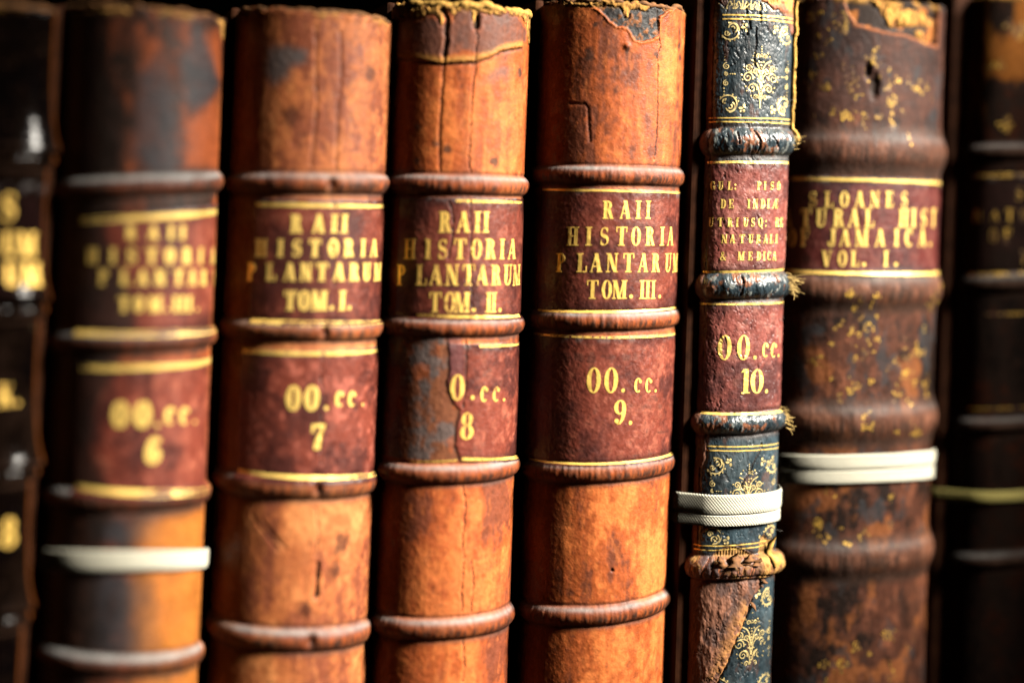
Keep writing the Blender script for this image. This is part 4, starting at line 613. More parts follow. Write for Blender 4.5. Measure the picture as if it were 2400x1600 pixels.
# ---------------------------------------------------------------- the shelf
def structure(name, dims, mat):
    o = box_obj(name, dims, mat, None, 0.002); o['kind'] = 'structure'; return o
structure('shelf_board', (-0.52, 0.56, -0.08, 0.32, -0.022, -0.0005), MAT['wood'])
structure('shelf_board', (-0.52, 0.56, 0.0, 0.32, 0.412, 0.432), MAT['wood'])  # unseen upper board, added to keep light off the back panel
structure('shelf_back_panel', (-0.52, 0.56, 0.3205, 0.335, 0.0, 0.62), MAT['wood'])

structure('added_shade_panel', (0.238, 0.258, -0.055, 0.32, 0.0, 0.411), MAT['wood'])  # unseen panel added to shade the rightmost book

# ---------------------------------------------------------------- the book with the third tome plate, sharpest in the row
def book_tom_three():
    k = 4; sf = Surf(k, FINE)
    root = base_book(k, 'tan calf book lettered TOM. III. and numbered 9, with a black scar at its head')
    leather_base(sf, 1000, BROWN*1.5, MID*0.95, TAN*1.0, 0.53, 1.2, 0.26)
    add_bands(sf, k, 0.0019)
    add_label(sf, k, 'title_label', 1200); add_label(sf, k, 'shelfmark_label', 1240, base=CRIM*1.12, scuff=0.65)
    shoulder_tone(sf, 0.45)
    creases(sf)
    # the scar: grain layer gone, charred dark core with rusty flecks, a lifted lip round it
    for p in sf.D['polys']['scar']:
        d = sf.poly(p); m = sstep(0.0002, -0.0002, d); n = fbm(sf.U*500, sf.Z*420, 900, 4, 0.62)
        sf.C = sf.C*(1 - m[..., None]) + m[..., None]*mix(np.broadcast_to(GREY*0.35, sf.C.shape), np.array([0.22, 0.075, 0.018]), sstep(0.56, 0.68, n))
        sf.H -= m*0.0005 - m*0.0006*(n - 0.4); sf.H += 0.00035*np.exp(-((d - 0.0005)/0.0004)**2); sf.paint(np.exp(-((d - 0.0006)/0.0004)**2)*0.5, TAN*1.2)
    frays(sf)
    cracks(sf); spots(sf); spots(sf, 'hole', DARK*0.3)
    for (u, z, r) in sf.D['pts']['hole']: sf.H -= 0.0012*np.exp(-(np.hypot(sf.U - u, sf.Z - z)/(r*0.7))**2)
    for (u, z, r) in sf.D['pts']['bump']: sf.H += 0.0010*np.exp(-(np.hypot(sf.U - u, sf.Z - z)/(r*0.8))**2)
    top_edge(sf, 0.0012, 4)
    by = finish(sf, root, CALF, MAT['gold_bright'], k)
    block(root, k); head_cap(sf, root, 4)
    rnd = random.Random(4); h = sf.sp.half - 0.016
    lint_hairs(root, sf, [(h, 0.3005), (h, 0.3015), (h*0.95, 0.2497), (h, 0.251), (h, 0.197), (h, 0.23), (h*0.9, 0.352), (h, 0.18), (h, 0.147), (h, 0.275)], rnd, 0.0042, 0.000045, 6)
    return sf

def book_tom_two():
    k = 3; sf = Surf(k, FINE)
    root = base_book(k, 'cracked calf book lettered TOM. II. with a half torn number 8 label')
    leather_base(sf, 2000, BROWN*1.7, MID*1.05, TAN*1.05, 0.55, 1.2, 0.26)
    low = sstep(0.197, 0.190, sf.Z); sf.paint(low*0.35*fbm(sf.U*70, sf.Z*60, 2050, 3), np.array([0.26, 0.055, 0.026]))
    stains(sf, 'stain', np.array([0.12, 0.058, 0.045]), 0.0009, 0.80); stains(sf, 'bluestain', GREY, 0.002, 0.65)
    add_bands(sf, k, 0.0020)
    add_label(sf, k, 'title_label', 2200, base=CRIM*0.95)
    tl = sf.D['lines']['tornlabel'][0]; zz = np.array([p[1] for p in tl]); uu = np.array([p[0] for p in tl]); o = np.argsort(zz)
    edge = np.interp(sf.wz, zz[o], uu[o]); keep = sf.wu - edge
    add_label(sf, k, 'shelfmark_label', 2240, base=CRIM*1.2, keep=keep, thick=0.00035, scuff=0.7)
    zone = (sf.Z > 0.2) & (sf.Z < 0.2425); m = np.where(zone, sstep(0.0, -0.0006, keep), 0)
    n = fbm(sf.U*150, sf.Z*110, 2300, 4, 0.6); sf.paint(m*0.85, np.array([0.13, 0.050, 0.026])); sf.paint(m*sstep(0.5, 0.66, n)*0.75, GREY*1.15); sf.paint(m*sstep(0.58, 0.7, fbm(sf.U*300, sf.Z*160, 2310, 4))*0.5, MID)
    sf.paint(np.where(zone, np.exp(-((keep + 0.0002)/0.0004)**2), 0), DARK*0.5)
    sf.paint(np.where(zone, sstep(-0.0002, 0.0003, keep)*sstep(0.0055, 0.004, keep)*sstep(0.226, 0.233, sf.Z)*0.7, 0), np.array([0.14, 0.05, 0.05]))
    shoulder_tone(sf, 0.5)
    creases(sf); frays(sf, 0.0004)
    for l in sf.D['lines']['tear']:
        # the upper layer stops here and stands a little proud of the lower one
        L_ = np.array(l); o = np.argsort(L_[:, 0]); zl = np.interp(sf.wu, L_[o, 0], L_[o, 1]); d = sf.wz - zl
        inside = sstep(L_[:, 0].min() - 0.001, L_[:, 0].min() + 0.001, sf.U)*sstep(L_[:, 0].max() + 0.001, L_[:, 0].max() - 0.001, sf.U)
        sf.H += 0.00055*inside*sstep(-0.0002, 0.0003, d)*sstep(0.03, 0.004, d); sf.H -= 0.0004*inside*np.exp(-((d + 0.0006)/0.0005)**2)
        sf.paint(np.exp(-((d + 0.0005)/0.0005)**2)*inside*0.8, DARK); sf.paint(np.exp(-((d - 0.0012)/0.0010)**2)*inside*0.75, SUEDE*0.85)
    cracks(sf); cracks(sf, 'gap', 0.0007, 0.0012, DARK*0.4)
    spots(sf)
    top_edge(sf, 0.0030, 3)
    finish(sf, root, CALF, MAT['gold'], k)
    block(root, k); head_cap(sf, root, 3, 0.0012, 'fibre')

def book_tom_one():
    k = 2; sf = Surf(k, MEDI)
    root = base_book(k, 'tan calf book lettered TOM. I. and numbered 7, blue grey stain near its head')
    leather_base(sf, 3000, BROWN*2.1, np.array([0.40, 0.118, 0.036]), np.array([0.62, 0.225, 0.070]), 0.56, 0.7, 0.16)
    stains(sf, 'bluestain', GREY*0.9, 0.0022, 0.9)
    add_bands(sf, k, 0.0020)
    add_label(sf, k, 'title_label', 3200, base=CRIM*1.05); add_label(sf, k, 'shelfmark_label', 3240, base=CRIM*1.2, light=np.array([0.5, 0.14, 0.09]), scuff=0.6)
    shoulder_tone(sf, 0.6, TAN*1.15); creases(sf); cracks(sf); cracks(sf, 'gap', 0.0006, 0.0012, DARK*0.4); spots(sf, 'spot', BROWN*0.7)
    for (zb, hb) in sf.D['bands']:
        d = np.hypot((sf.U - 0.003)*1.6, sf.Z - zb); m = np.exp(-(d/0.0022)**2); sf.H -= 0.0018*m; sf.paint(m*0.9, BROWN*0.6)
    top_edge(sf, 0.0018, 2)
    finish(sf, root, CALF, MAT['gold_fresh'], k); block(root, k); head_cap(sf, root, 2)

def book_dark_mottled():
    k = 1; sf = Surf(k, MEDI)
    root = base_book(k, 'dark mottled calf book numbered 6 tied with white tape near its foot')
    leather_base(sf, 4000, DARK*0.5, BROWN*0.7, MID*0.9, 0.40, 0.6, 0.55)
    stains(sf, 'lightpatch', MID*0.85, 0.003, 0.7); stains(sf, 'stain', np.array([0.030, 0.030, 0.034]), 0.003, 0.9)
    low = sstep(0.188, 0.180, sf.Z)*sstep(-0.002, 0.012, sf.U); sf.paint(low*0.75*(0.4 + fbm(sf.U*120, sf.Z*90, 4040, 3)).clip(0, 1), np.array([0.50, 0.165, 0.022]))
    # shade painted into the leather: near black towards the hinge, with a blotchy edge
    shade_x = sf.U + 0.006 + 0.016*(fbm(sf.U*110, sf.Z*45, 4060, 4, 0.6) - 0.5); sf.paint(sstep(0.004, -0.004, shade_x)*0.9, DARK*0.3)
    add_bands(sf, k, 0.0019, col=BROWN*0.7, dust=0.95)
    add_label(sf, k, 'title_label', 4200, base=CRIM*1.2, light=CRIML*1.2); add_label(sf, k, 'shelfmark_label', 4240, base=CRIM*1.3, light=CRIML*1.2, scuff=0.8)
    # left of both labels painted black: a worn curved edge, and shade put in
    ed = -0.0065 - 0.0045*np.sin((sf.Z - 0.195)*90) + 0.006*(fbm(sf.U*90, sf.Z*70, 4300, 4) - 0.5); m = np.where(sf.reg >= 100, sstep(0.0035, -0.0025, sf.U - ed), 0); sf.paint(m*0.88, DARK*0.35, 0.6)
    shoulder_tone(sf, 0.7, TAN*1.1); frays(sf); top_edge(sf, 0.0018, 1)
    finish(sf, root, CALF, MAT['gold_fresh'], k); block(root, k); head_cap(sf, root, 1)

def book_black_glossy():
    k = 0; sf = Surf(k, COARSE)
    root = base_book(k, 'near black glossy book with gilt numerals, cut by the frame beside the mottled calf book')
    leather_base(sf, 5000, DARK*0.04, DARK*0.07, DARK*0.2, 0.40, 0.4, 0.4)
    add_bands(sf, k, 0.0026, col=DARK*0.06, dust=0.0)
    for (zb, hb) in sf.D['bands']:                                      # the leather is tented up towards each cord
        d = sf.Z - (zb + hb); sf.H += 0.0042*np.where(d > 0, np.exp(-np.maximum(d, 0)/0.0095), 0)*sstep(sf.sp.half - 0.004, sf.sp.half - 0.012, np.abs(sf.U))
    add_label(sf, k, 'title_label', 5200, base=np.array([0.010, 0.004, 0.004]), dark=DARK*0.15, light=np.array([0.02, 0.008, 0.006]))
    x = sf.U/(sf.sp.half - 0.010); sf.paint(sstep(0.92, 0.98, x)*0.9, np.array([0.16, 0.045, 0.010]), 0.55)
    sf.R = np.full_like(sf.R, 0.7)
    top_edge(sf, 0.001, 7)
    mats = dict(CALF); mats['spine'] = mats['raised_band'] = MAT['gloss']; mats['title_label'] = MAT['gloss']
    finish(sf, root, mats, MAT['gold_bright'], k); block(root, k); head_cap(sf, root, 7, 0.001)
MAT['gloss'] = leather_mat('polished_black_leather', 700, 0.10, 0.0, coat=0.25)
MAT['gloss'].node_tree.nodes['Principled BSDF'].inputs['Coat Roughness'].default_value = 0.11

# ---------------------------------------------------------------- the narrow dark green book, torn and retied
def gilt_panel(sf, bag, c, box, keep, sc=1.0, corners=True, sides=True):
    """arabesque tooling: a scrolled spray in the middle, a volute in every corner"""
    lf = 0.00012; w = 0.00034*sc
    cu, cz = c
    def sp(x, z, r, turns, a0, sg, fl, ww=1.0): strip(sf, bag, spiral(cu + fl*x*sc, cz + z*sc, r*sc, turns, a0, sg, flip=fl), w*ww*np.linspace(1.2, 0.7, 34), lf, keep)
    def dt(x, z, r, fl=1): gilt_dot(sf, bag, cu + fl*x*sc, cz + z*sc, r*sc, lf, keep)
    def cv(P, fl, ww=1.0):
        P = np.array(P, float)*sc; t = np.linspace(0, 1, len(P)); tt = np.linspace(0, 1, 16)
        q = np.stack([cu + fl*np.interp(tt, t, P[:, 0]), cz + np.interp(tt, t, P[:, 1])], 1)
        for a in (0, 1): q[1:-1, a] = np.convolve(q[:, a], np.ones(3)/3, 'valid')
        strip(sf, bag, q, w*ww, lf, keep)
    mm = 0.001
    for fl in (1, -1):
        sp(5.2*mm, -0.6*mm, 2.1*mm, 1.6, 200, -1, fl); sp(3.4*mm, -4.6*mm, 1.9*mm, 1.6, 200, -1, fl); sp(5.0*mm, 2.9*mm, 1.4*mm, 1.5, 230, -1, fl)
        sp(2.2*mm, 1.6*mm, 1.3*mm, 1.4, 200, -1, fl); sp(2.0*mm, -7.8*mm, 1.1*mm, 1.4, 200, -1, fl, 0.9); sp(1.5*mm, 7.4*mm, 1.0*mm, 1.3, 200, -1, fl, 0.9)
        cv([(0.2*mm, -9*mm), (0.8*mm, -5*mm), (1.6*mm, -3.2*mm), (3.3*mm, -2.7*mm)], fl); cv([(0.2*mm, -4*mm), (1.0*mm, 0), (2.4*mm, 1.2*mm), (5.0*mm, 1.5*mm)], fl)
        cv([(0.2*mm, -1*mm), (0.8*mm, 3*mm), (2.0*mm, 5.0*mm), (4.2*mm, 6.0*mm)], fl, 1.3)
        for (x, z, r) in ((7.6, 0.2, .32), (7.3, -1.6, .28), (6.0, -4.0, .3), (5.6, -5.6, .26), (3.8, -7.4, .28), (6.7, 3.2, .28), (3.2, 4.2, .3), (2.6, 8.6, .32), (3.4, 7.4, .26), (1.2, -2.0, .3), (2.6, -0.6, .26), (1.0, 5.4, .3)): dt(x*mm, z*mm, r*mm, fl)
    for j in range(14): dt(0, (-8.5 + 1.05*j)*mm, (0.26 if j % 2 else 0.36)*mm)
    for j in range(5): dt(0, (7.4 + 0.9*j)*mm, 0.24*mm)
    strip(sf, bag, [(cu, cz - 9.0*mm*sc), (cu, cz - 11.8*mm*sc)], w*1.5, lf, keep)
    u0, u1, z0, z1 = box
    if corners:
        for (x, z, fx, fz) in ((u0, z0, 1, 1), (u1, z0, -1, 1), (u0, z1, 1, -1), (u1, z1, -1, -1)):
            w2 = w*1.45; sc_ = sc*1.12; a, b_ = x + fx*3.7*mm*sc, z + fz*3.9*mm*sc
            def tr(P): return np.stack([a + fx*P[:, 0], b_ + fz*P[:, 1]], 1)
            strip(sf, bag, tr(spiral(0, 0, 3.2*mm*sc_, 0.72, 150, -1, 40, 0.78)), w2, lf, keep)
            strip(sf, bag, tr(spiral(0.6*mm*sc, -0.9*mm*sc, 1.8*mm*sc_, 1.7, 60, -1, 34)), w2, lf, keep)
            strip(sf, bag, tr(spiral(-1.3*mm*sc, 1.0*mm*sc, 1.0*mm*sc_, 1.3, 0, 1, 26)), w2, lf, keep)
            for q in range(6): an = math.radians(20 + 24*q); gilt_dot(sf, bag, a + fx*3.9*mm*sc*math.cos(an), b_ + fz*3.9*mm*sc*math.sin(an), 0.28*mm*sc, lf, keep, 1.5)
            for (dx, dz, r, s_) in ((4.6, -1.2, 0.85, 0.55), (5.9, -0.3, 0.55, 1.4), (5.8, -2.2, 0.5, 1.3), (4.6, -2.4, 0.35, 1)): gilt_dot(sf, bag, a + fx*dx*mm*sc, b_ + fz*dz*mm*sc, r*mm*sc, lf, keep, s_)
    if sides:
        for (x, fl) in ((u0 + 1.2*mm, 1), (u1 - 1.0*mm, -1)):
            for (dz, r) in ((3.2, 1.3), (-3.0, 1.1), (0.4, 0.8)): strip(sf, bag, spiral(x + fl*1.4*mm, cz + dz*mm*sc, r*mm*sc, 1.5, 90, 1, 28, flip=fl), w, lf, keep)
            for (dx, dz) in ((2.8, 0.4), (3.6, 0.4), (4.4, 0.4), (0.6, 5.4), (0.8, 6.6), (0.7, -5.0), (0.8, -6.2)): gilt_dot(sf, bag, x + fl*dx*mm, cz + dz*mm*sc, 0.28*mm*sc, lf, keep)

def book_green():
    k = 5; sf = Surf(k, 0.00030); U, Z = sf.U, sf.Z
    root = base_book(k, 'narrow dark green book numbered 10, gilt scrolls, torn brown at its foot')
    leather_base(sf, 6000, INK*0.6, INK*1.3, INK*2.4, 0.5, 0.6, 0.3)
    sf.C = np.clip(sf.C, 0, 0.10)
    wr = fbm(U*330, Z*150, 6100, 5, 0.62); rg = np.abs(fbm(U*260, Z*120, 6110, 4, 0.55) - 0.5)
    sf.H += 0.00042*(wr - 0.5) - 0.00028*np.exp(-(rg/0.012)**2); sf.paint(np.exp(-(rg/0.010)**2)*0.5, INK*0.4)
    sf.paint(sstep(0.60, 0.72, fbm(U*240, Z*120, 6120, 4, 0.6))*0.55, np.array([0.10, 0.045, 0.030])); sf.R = 0.40 + 0.3*(wr - 0.5)
    sf.paint(sstep(0.58, 0.70, fbm(U*90, Z*50, 6130, 4, 0.6))*0.35, np.array([0.09, 0.11, 0.115]))
    add_bands(sf, k, 0.0026, col=INK*1.5, wob=1.7, dust=0.35)
    for (zb, hb) in sf.D['bands'][:3]:
        t = (Z - zb)/hb; on = sstep(1.15, 0.8, np.abs(t)); n = fbm(U*420, Z*260, 6200, 4, 0.62)
        sf.paint(on*0.85, INK*1.2, 0.36); sf.H += on*0.0007*(fbm(U*300, Z*130, 6210, 4, 0.6) - 0.5); sf.paint(on*sstep(0.55, 0.68, n)*0.8, np.array([0.24, 0.085, 0.035])); sf.paint(on*sstep(0.62, 0.72, fbm(U*600, Z*400, 6220, 3))*0.7, np.array([0.22, 0.23, 0.21]))  # the pale flecks paint silvery highlights onto the bands
    lab = dict(base=np.array([0.19, 0.050, 0.038]), dark=np.array([0.058, 0.019, 0.018]), light=np.array([0.36, 0.135, 0.098]))
    add_label(sf, k, 'title_label', 6300, scuff=0.75, **lab); add_label(sf, k, 'shelfmark_label', 6340, scuff=0.7, **lab)
    lm = sf.reg >= 100; sf.H += lm*(0.00030*(fbm(U*420, Z*200, 6350, 4, 0.6) - 0.5))
    cracks(sf, 'crack', 0.00026, 0.0007, DARK*0.4)
    torn = np.full(U.shape, 0.01)
    # joint side and other places where the green skin is gone and the brown leather below shows
    for nm in ('tornleft', 'tornbottom', 'torntop', 'tornband'):
        for p in sf.D['polys'][nm]: torn = np.minimum(torn, sf.poly(p))
    joint = (U + sf.sp.half - 0.0125) + 0.002*(fbm(U*0, Z*70, 6400, 4, 0.6) - 0.5); torn = np.minimum(torn, joint + np.where(Z < 0.2, 0.0, 0.0))
    rj = (sf.sp.half - 0.0118 - U) + 0.0014*(fbm(U*0 + 4, Z*90, 6410, 4, 0.6) - 0.5); torn = np.minimum(torn, rj)
    m = sstep(0.00015, -0.00015, torn); n = fbm(U*260, Z*110, 6420, 5, 0.62); n2 = fbm(U*800, Z*260, 6430, 3, 0.6)
    br = mix(np.broadcast_to(np.array([0.19, 0.072, 0.036]), sf.C.shape), np.array([0.065, 0.030, 0.022]), sstep(0.55, 0.38, n)*0.9)
    br = mix(br, np.array([0.36, 0.15, 0.085]), sstep(0.56, 0.70, n2)*0.6)
    sf.C = sf.C*(1 - m[..., None]) + br*m[..., None]; sf.R = sf.R*(1 - m) + 0.68*m; sf.H += m*0.0006*(n - 0.45) + m*0.00035*(n2 - 0.5)
    sf.H -= 0.00035*np.exp(-((torn - 0.0002)/0.0003)**2); sf.paint(np.exp(-((torn - 0.0001)/0.00025)**2)*0.6, DARK*0.5)
    for p in sf.D['polys']['torntop'][:1]:
        d = sf.poly(p); mm_ = sstep(0.0004, -0.0006, d); n3 = fbm(U*500, Z*420, 6440, 4); sf.paint(mm_*sstep(0.005, 0.0, np.abs(Z - sf.D['ztop']) - 0.004)*0.9, np.array([0.62, 0.26, 0.045])); sf.paint(mm_*sstep(0.55, 0.66, n3)*0.8, np.array([0.30, 0.075, 0.035])); sf.H += mm_*0.0008*(n3 - 0.4)
    # foot: thick brown flap with a fluffy edge standing over a dark gap
    for l in sf.D['lines']['tearedge']:
        d = sf.line(l); tb = sf.poly(sf.D['polys']['tornbottom'][0]); ins = sstep(0.0002, -0.0003, tb)*sstep(0.1585, 0.155, Z)
        sf.H += 0.0011*ins*sstep(0.012, 0.0005, d + 0.0) ; n4 = fbm(U*420, Z*420, 6450, 4, 0.62)
        fl = ins*sstep(0.0068, 0.0010, d + 0.005*(n4 - 0.5))*sstep(0.152, 0.145, Z + 0.3*(U - 0.0)); sf.paint(fl*sstep(0.30, 0.50, n4)*0.9, np.array([0.50, 0.215, 0.055]), 0.9); sf.paint(fl*sstep(0.54, 0.66, n4)*0.8, np.array([0.16, 0.055, 0.02])); sf.H += fl*0.0009*(n4 - 0.5)
        gp = np.exp(-((d)/0.00055)**2)*sstep(0.0, 0.0004, tb); sf.H -= 0.0016*gp; sf.paint(np.clip(gp*1.4, 0, 1), DARK*0.25)
    # lowest band: cords bare, wrapped segments, a ragged lip above
    zb, hb = sf.D['bands'][3]; t = (Z - zb)/hb; on = sstep(1.05, 0.85, np.abs(t))
    ph = (U*1000/2.9 + 0.75*(fbm(U*160, Z*120, 6460, 3) - 0.5)*2.6 + 0.15*t*t); sg = np.abs(((ph % 1) - 0.5))*2
    sf.paint(on*0.9, np.array([0.17, 0.075, 0.048]), 0.6); nn = fbm(U*300, Z*300, 6470, 4); sf.paint(on*sstep(0.55, 0.70, nn)*0.7, SUEDE*0.6); sf.paint(on*sstep(0.50, 0.36, nn)*0.8, np.array([0.06, 0.035, 0.035]))
    sf.H += on*(0.00045*(1 - sg**3)) ; sf.paint(on*sstep(0.84, 0.97, sg)*0.95, DARK*0.4); sf.paint(on*sstep(0.70, 0.8, sg)*sstep(0.9, 0.82, sg)*0.5, TAN*1.2)
    hole = sf.poly(sf.D['polys']['tornband'][0]); upz = sstep(zb + hb*0.8, zb + hb*1.15, Z); cav = sstep(0.0, -0.0006, hole)*upz
    cord = np.abs(((U*1000/1.1) % 1) - 0.5)*2; sf.H -= cav*0.0010*(0.5 + 0.5*cord); sf.paint(cav*0.9, SUEDE*0.6, 0.85); sf.paint(cav*sstep(0.62, 0.95, cord)*0.9, DARK)
    rk = sstep(0.0045, 0.0065, U)*on; sf.paint(rk*0.85, SUEDE*0.8, 0.8); sf.H += rk*0.0008*(1 + 0.8*(nn - 0.5)); sf.paint(rk*sstep(0.56, 0.64, fbm(U*500, Z*200, 6480, 4))*0.7, BROWN)
    sf.reg[(np.abs(t) < 1.1) & (np.abs(U) < sf.sp.half - 0.004)] = 13
    top_edge(sf, 0.0015, 5)
    keepf = lambda u, z: sf.sample(torn, u, z) > 0.0003 and sf.sample(gold_n, u, z) > 0.26
    gold_n = fbm(U*260, Z*160, 6500, 4, 0.6)
    mats = dict(spine=MAT['morocco'], raised_band=MAT['morocco'], title_label=MAT['label'], shelfmark_label=MAT['label'])
    by = finish(sf, root, mats, MAT['gold_fresh'], k, lambda u, z: sf.sample(torn, u, z) > 0.0002)
    bag = Bag()
    gilt_panel(sf, bag, (0.0006, 0.3388), (-0.0150, 0.0150, 0.3243, 0.3588), keepf, 0.98)
    bag.build('gilt_tooling', MAT['gold_dark'], by['spine'], True); bag = Bag()
    gilt_panel(sf, bag, (0.0012, 0.1878), (-0.0150, 0.0155, 0.1680, 0.2012), keepf, 0.92)
    bag.build('gilt_tooling', MAT['gold_dark'], by['spine'], True); bag = Bag()
    gilt_panel(sf, bag, (0.0045, 0.1330), (-0.0110, 0.0155, 0.1130, 0.1530), keepf, 0.98)
    bag.build('gilt_tooling', MAT['gold_dark'], by['spine'], True); bag = Bag()
    for j in range(9):                                                  # palmette frieze above the top rules
        u = -0.0135 + 0.0031*j
        for a in (-50, -25, 0, 25, 50): strip(sf, bag, [(u + 0.0006*math.sin(math.radians(a)), 0.3624 + 0.0003), (u + 0.0034*math.sin(math.radians(a)), 0.3624 + 0.0036*math.cos(math.radians(a)))], 0.00034, 0.00006, keepf)
    bag.build('gilt_tooling', MAT['gold_dark'], by['spine'], True)
    block(root, k, 0.0050, 0.0012, start=0.0010); head_cap(sf, root, 5, 0.0011)
    rnd = random.Random(5)
    # peeled edge of the hinge on the right, standing away from the spine like a cord
    for l in sf.D['lines']['hinge']:
        L_ = np.array(l); tt = np.linspace(0, 1, 70); u = np.interp(tt, np.linspace(0, 1, len(L_)), L_[:, 0]); z = np.interp(tt, np.linspace(0, 1, len(L_)), L_[:, 1])
        u = np.full_like(u, sf.sp.half - 0.0125) + 0.0010*(fbm(tt*9, tt*0, 6600, 3) - 0.5); p = sf.on(u, z, 0.0004 + 0.0006*fbm(tt*14, tt*0, 6610, 3)); p[:, 0] += 0.0007
        V, F = tube(p, 0.00055*(0.7 + 0.8*fbm(tt*20, tt*0, 6620, 3)), 7); mesh_obj('peeled_hinge', V, F, MAT['fibre'], root, True)
    for i, (u, z, r) in enumerate(sf.D['pts']['fray']):
        bag = Bag(); u_ = sf.sp.half - 0.0135
        n_ = (26, 16, 12)[i]; ln = (0.0062, 0.0045, 0.0042)[i]
        for j in range(5): frayed_bunch(bag, sf.on([u_ - 0.0004*j], [z + 0.0012*(2 - j)], 0.0002)[0], (0.9, -0.35, -0.30 if i == 0 else 0.15), n_//4, ln, 0.00013, rnd, 0.55, 0.8)
        bag.build('frayed_thread', MAT['thread'], root, True)
    # slivers of leather peeled up round the lowest band
    def sliver(u, z, ln, wd, lift, lean, mat):
        n = 12; tt = np.linspace(0, 1, n); ctr = sf.on(np.full(n, u) + lean*tt, z + ln*tt, lift*(0.5 + 0.8*tt) + 0.0006*np.sin(tt*4 + u*900))
        w_ = wd*(1 - tt**2.2)*(1 + 0.35*np.sin(tt*11 + z*3000)) + 0.00015
        A, Bq = ctr.copy(), ctr.copy(); A[:, 0] -= w_; Bq[:, 0] += w_; A[:, 1] += 0.0006; C2 = ctr + np.array([0, 0.0008, 0])
        V = np.concatenate([A, ctr, Bq, C2]); F = [(a*n + i, b_*n + i, b_*n + i + 1, a*n + i + 1) for i in range(n - 1) for a, b_ in ((0, 1), (1, 2), (2, 3), (3, 0))]
        mesh_obj('peeled_sliver', V, np.array(F), mat, root, True)
    (u, z, r) = sf.D['pts']['sliver'][0]
    sliver(u, z - 0.009, 0.0105, 0.0017, 0.0022, 0.0006, MAT['fibre'])
    for (u_, z_, l_, w_, lf_, le_) in ((-0.0085, 0.1610, 0.0040, 0.0019, 0.0020, -0.0010), (-0.0045, 0.1618, 0.0045, 0.0024, 0.0026, 0.0012), (-0.0005, 0.1622, 0.0034, 0.0020, 0.0022, 0.0024), (0.0030, 0.1618, 0.0026, 0.0016, 0.0018, 0.0022), (0.0072, 0.1560, -0.0032, 0.0011, 0.0012, 0.0012), (0.0035, 0.1490, -0.0040, 0.0010, 0.0014, 0.0010)):
        sliver(u_, z_, l_, w_, lf_, le_, MAT['head'])
    lint_hairs(root, sf, [(0.0135, 0.33), (0.0135, 0.25), (0.014, 0.262), (0.0135, 0.3155), (-0.0145, 0.30), (0.0135, 0.172)], rnd, 0.004, 0.000045, 3)
    return sf

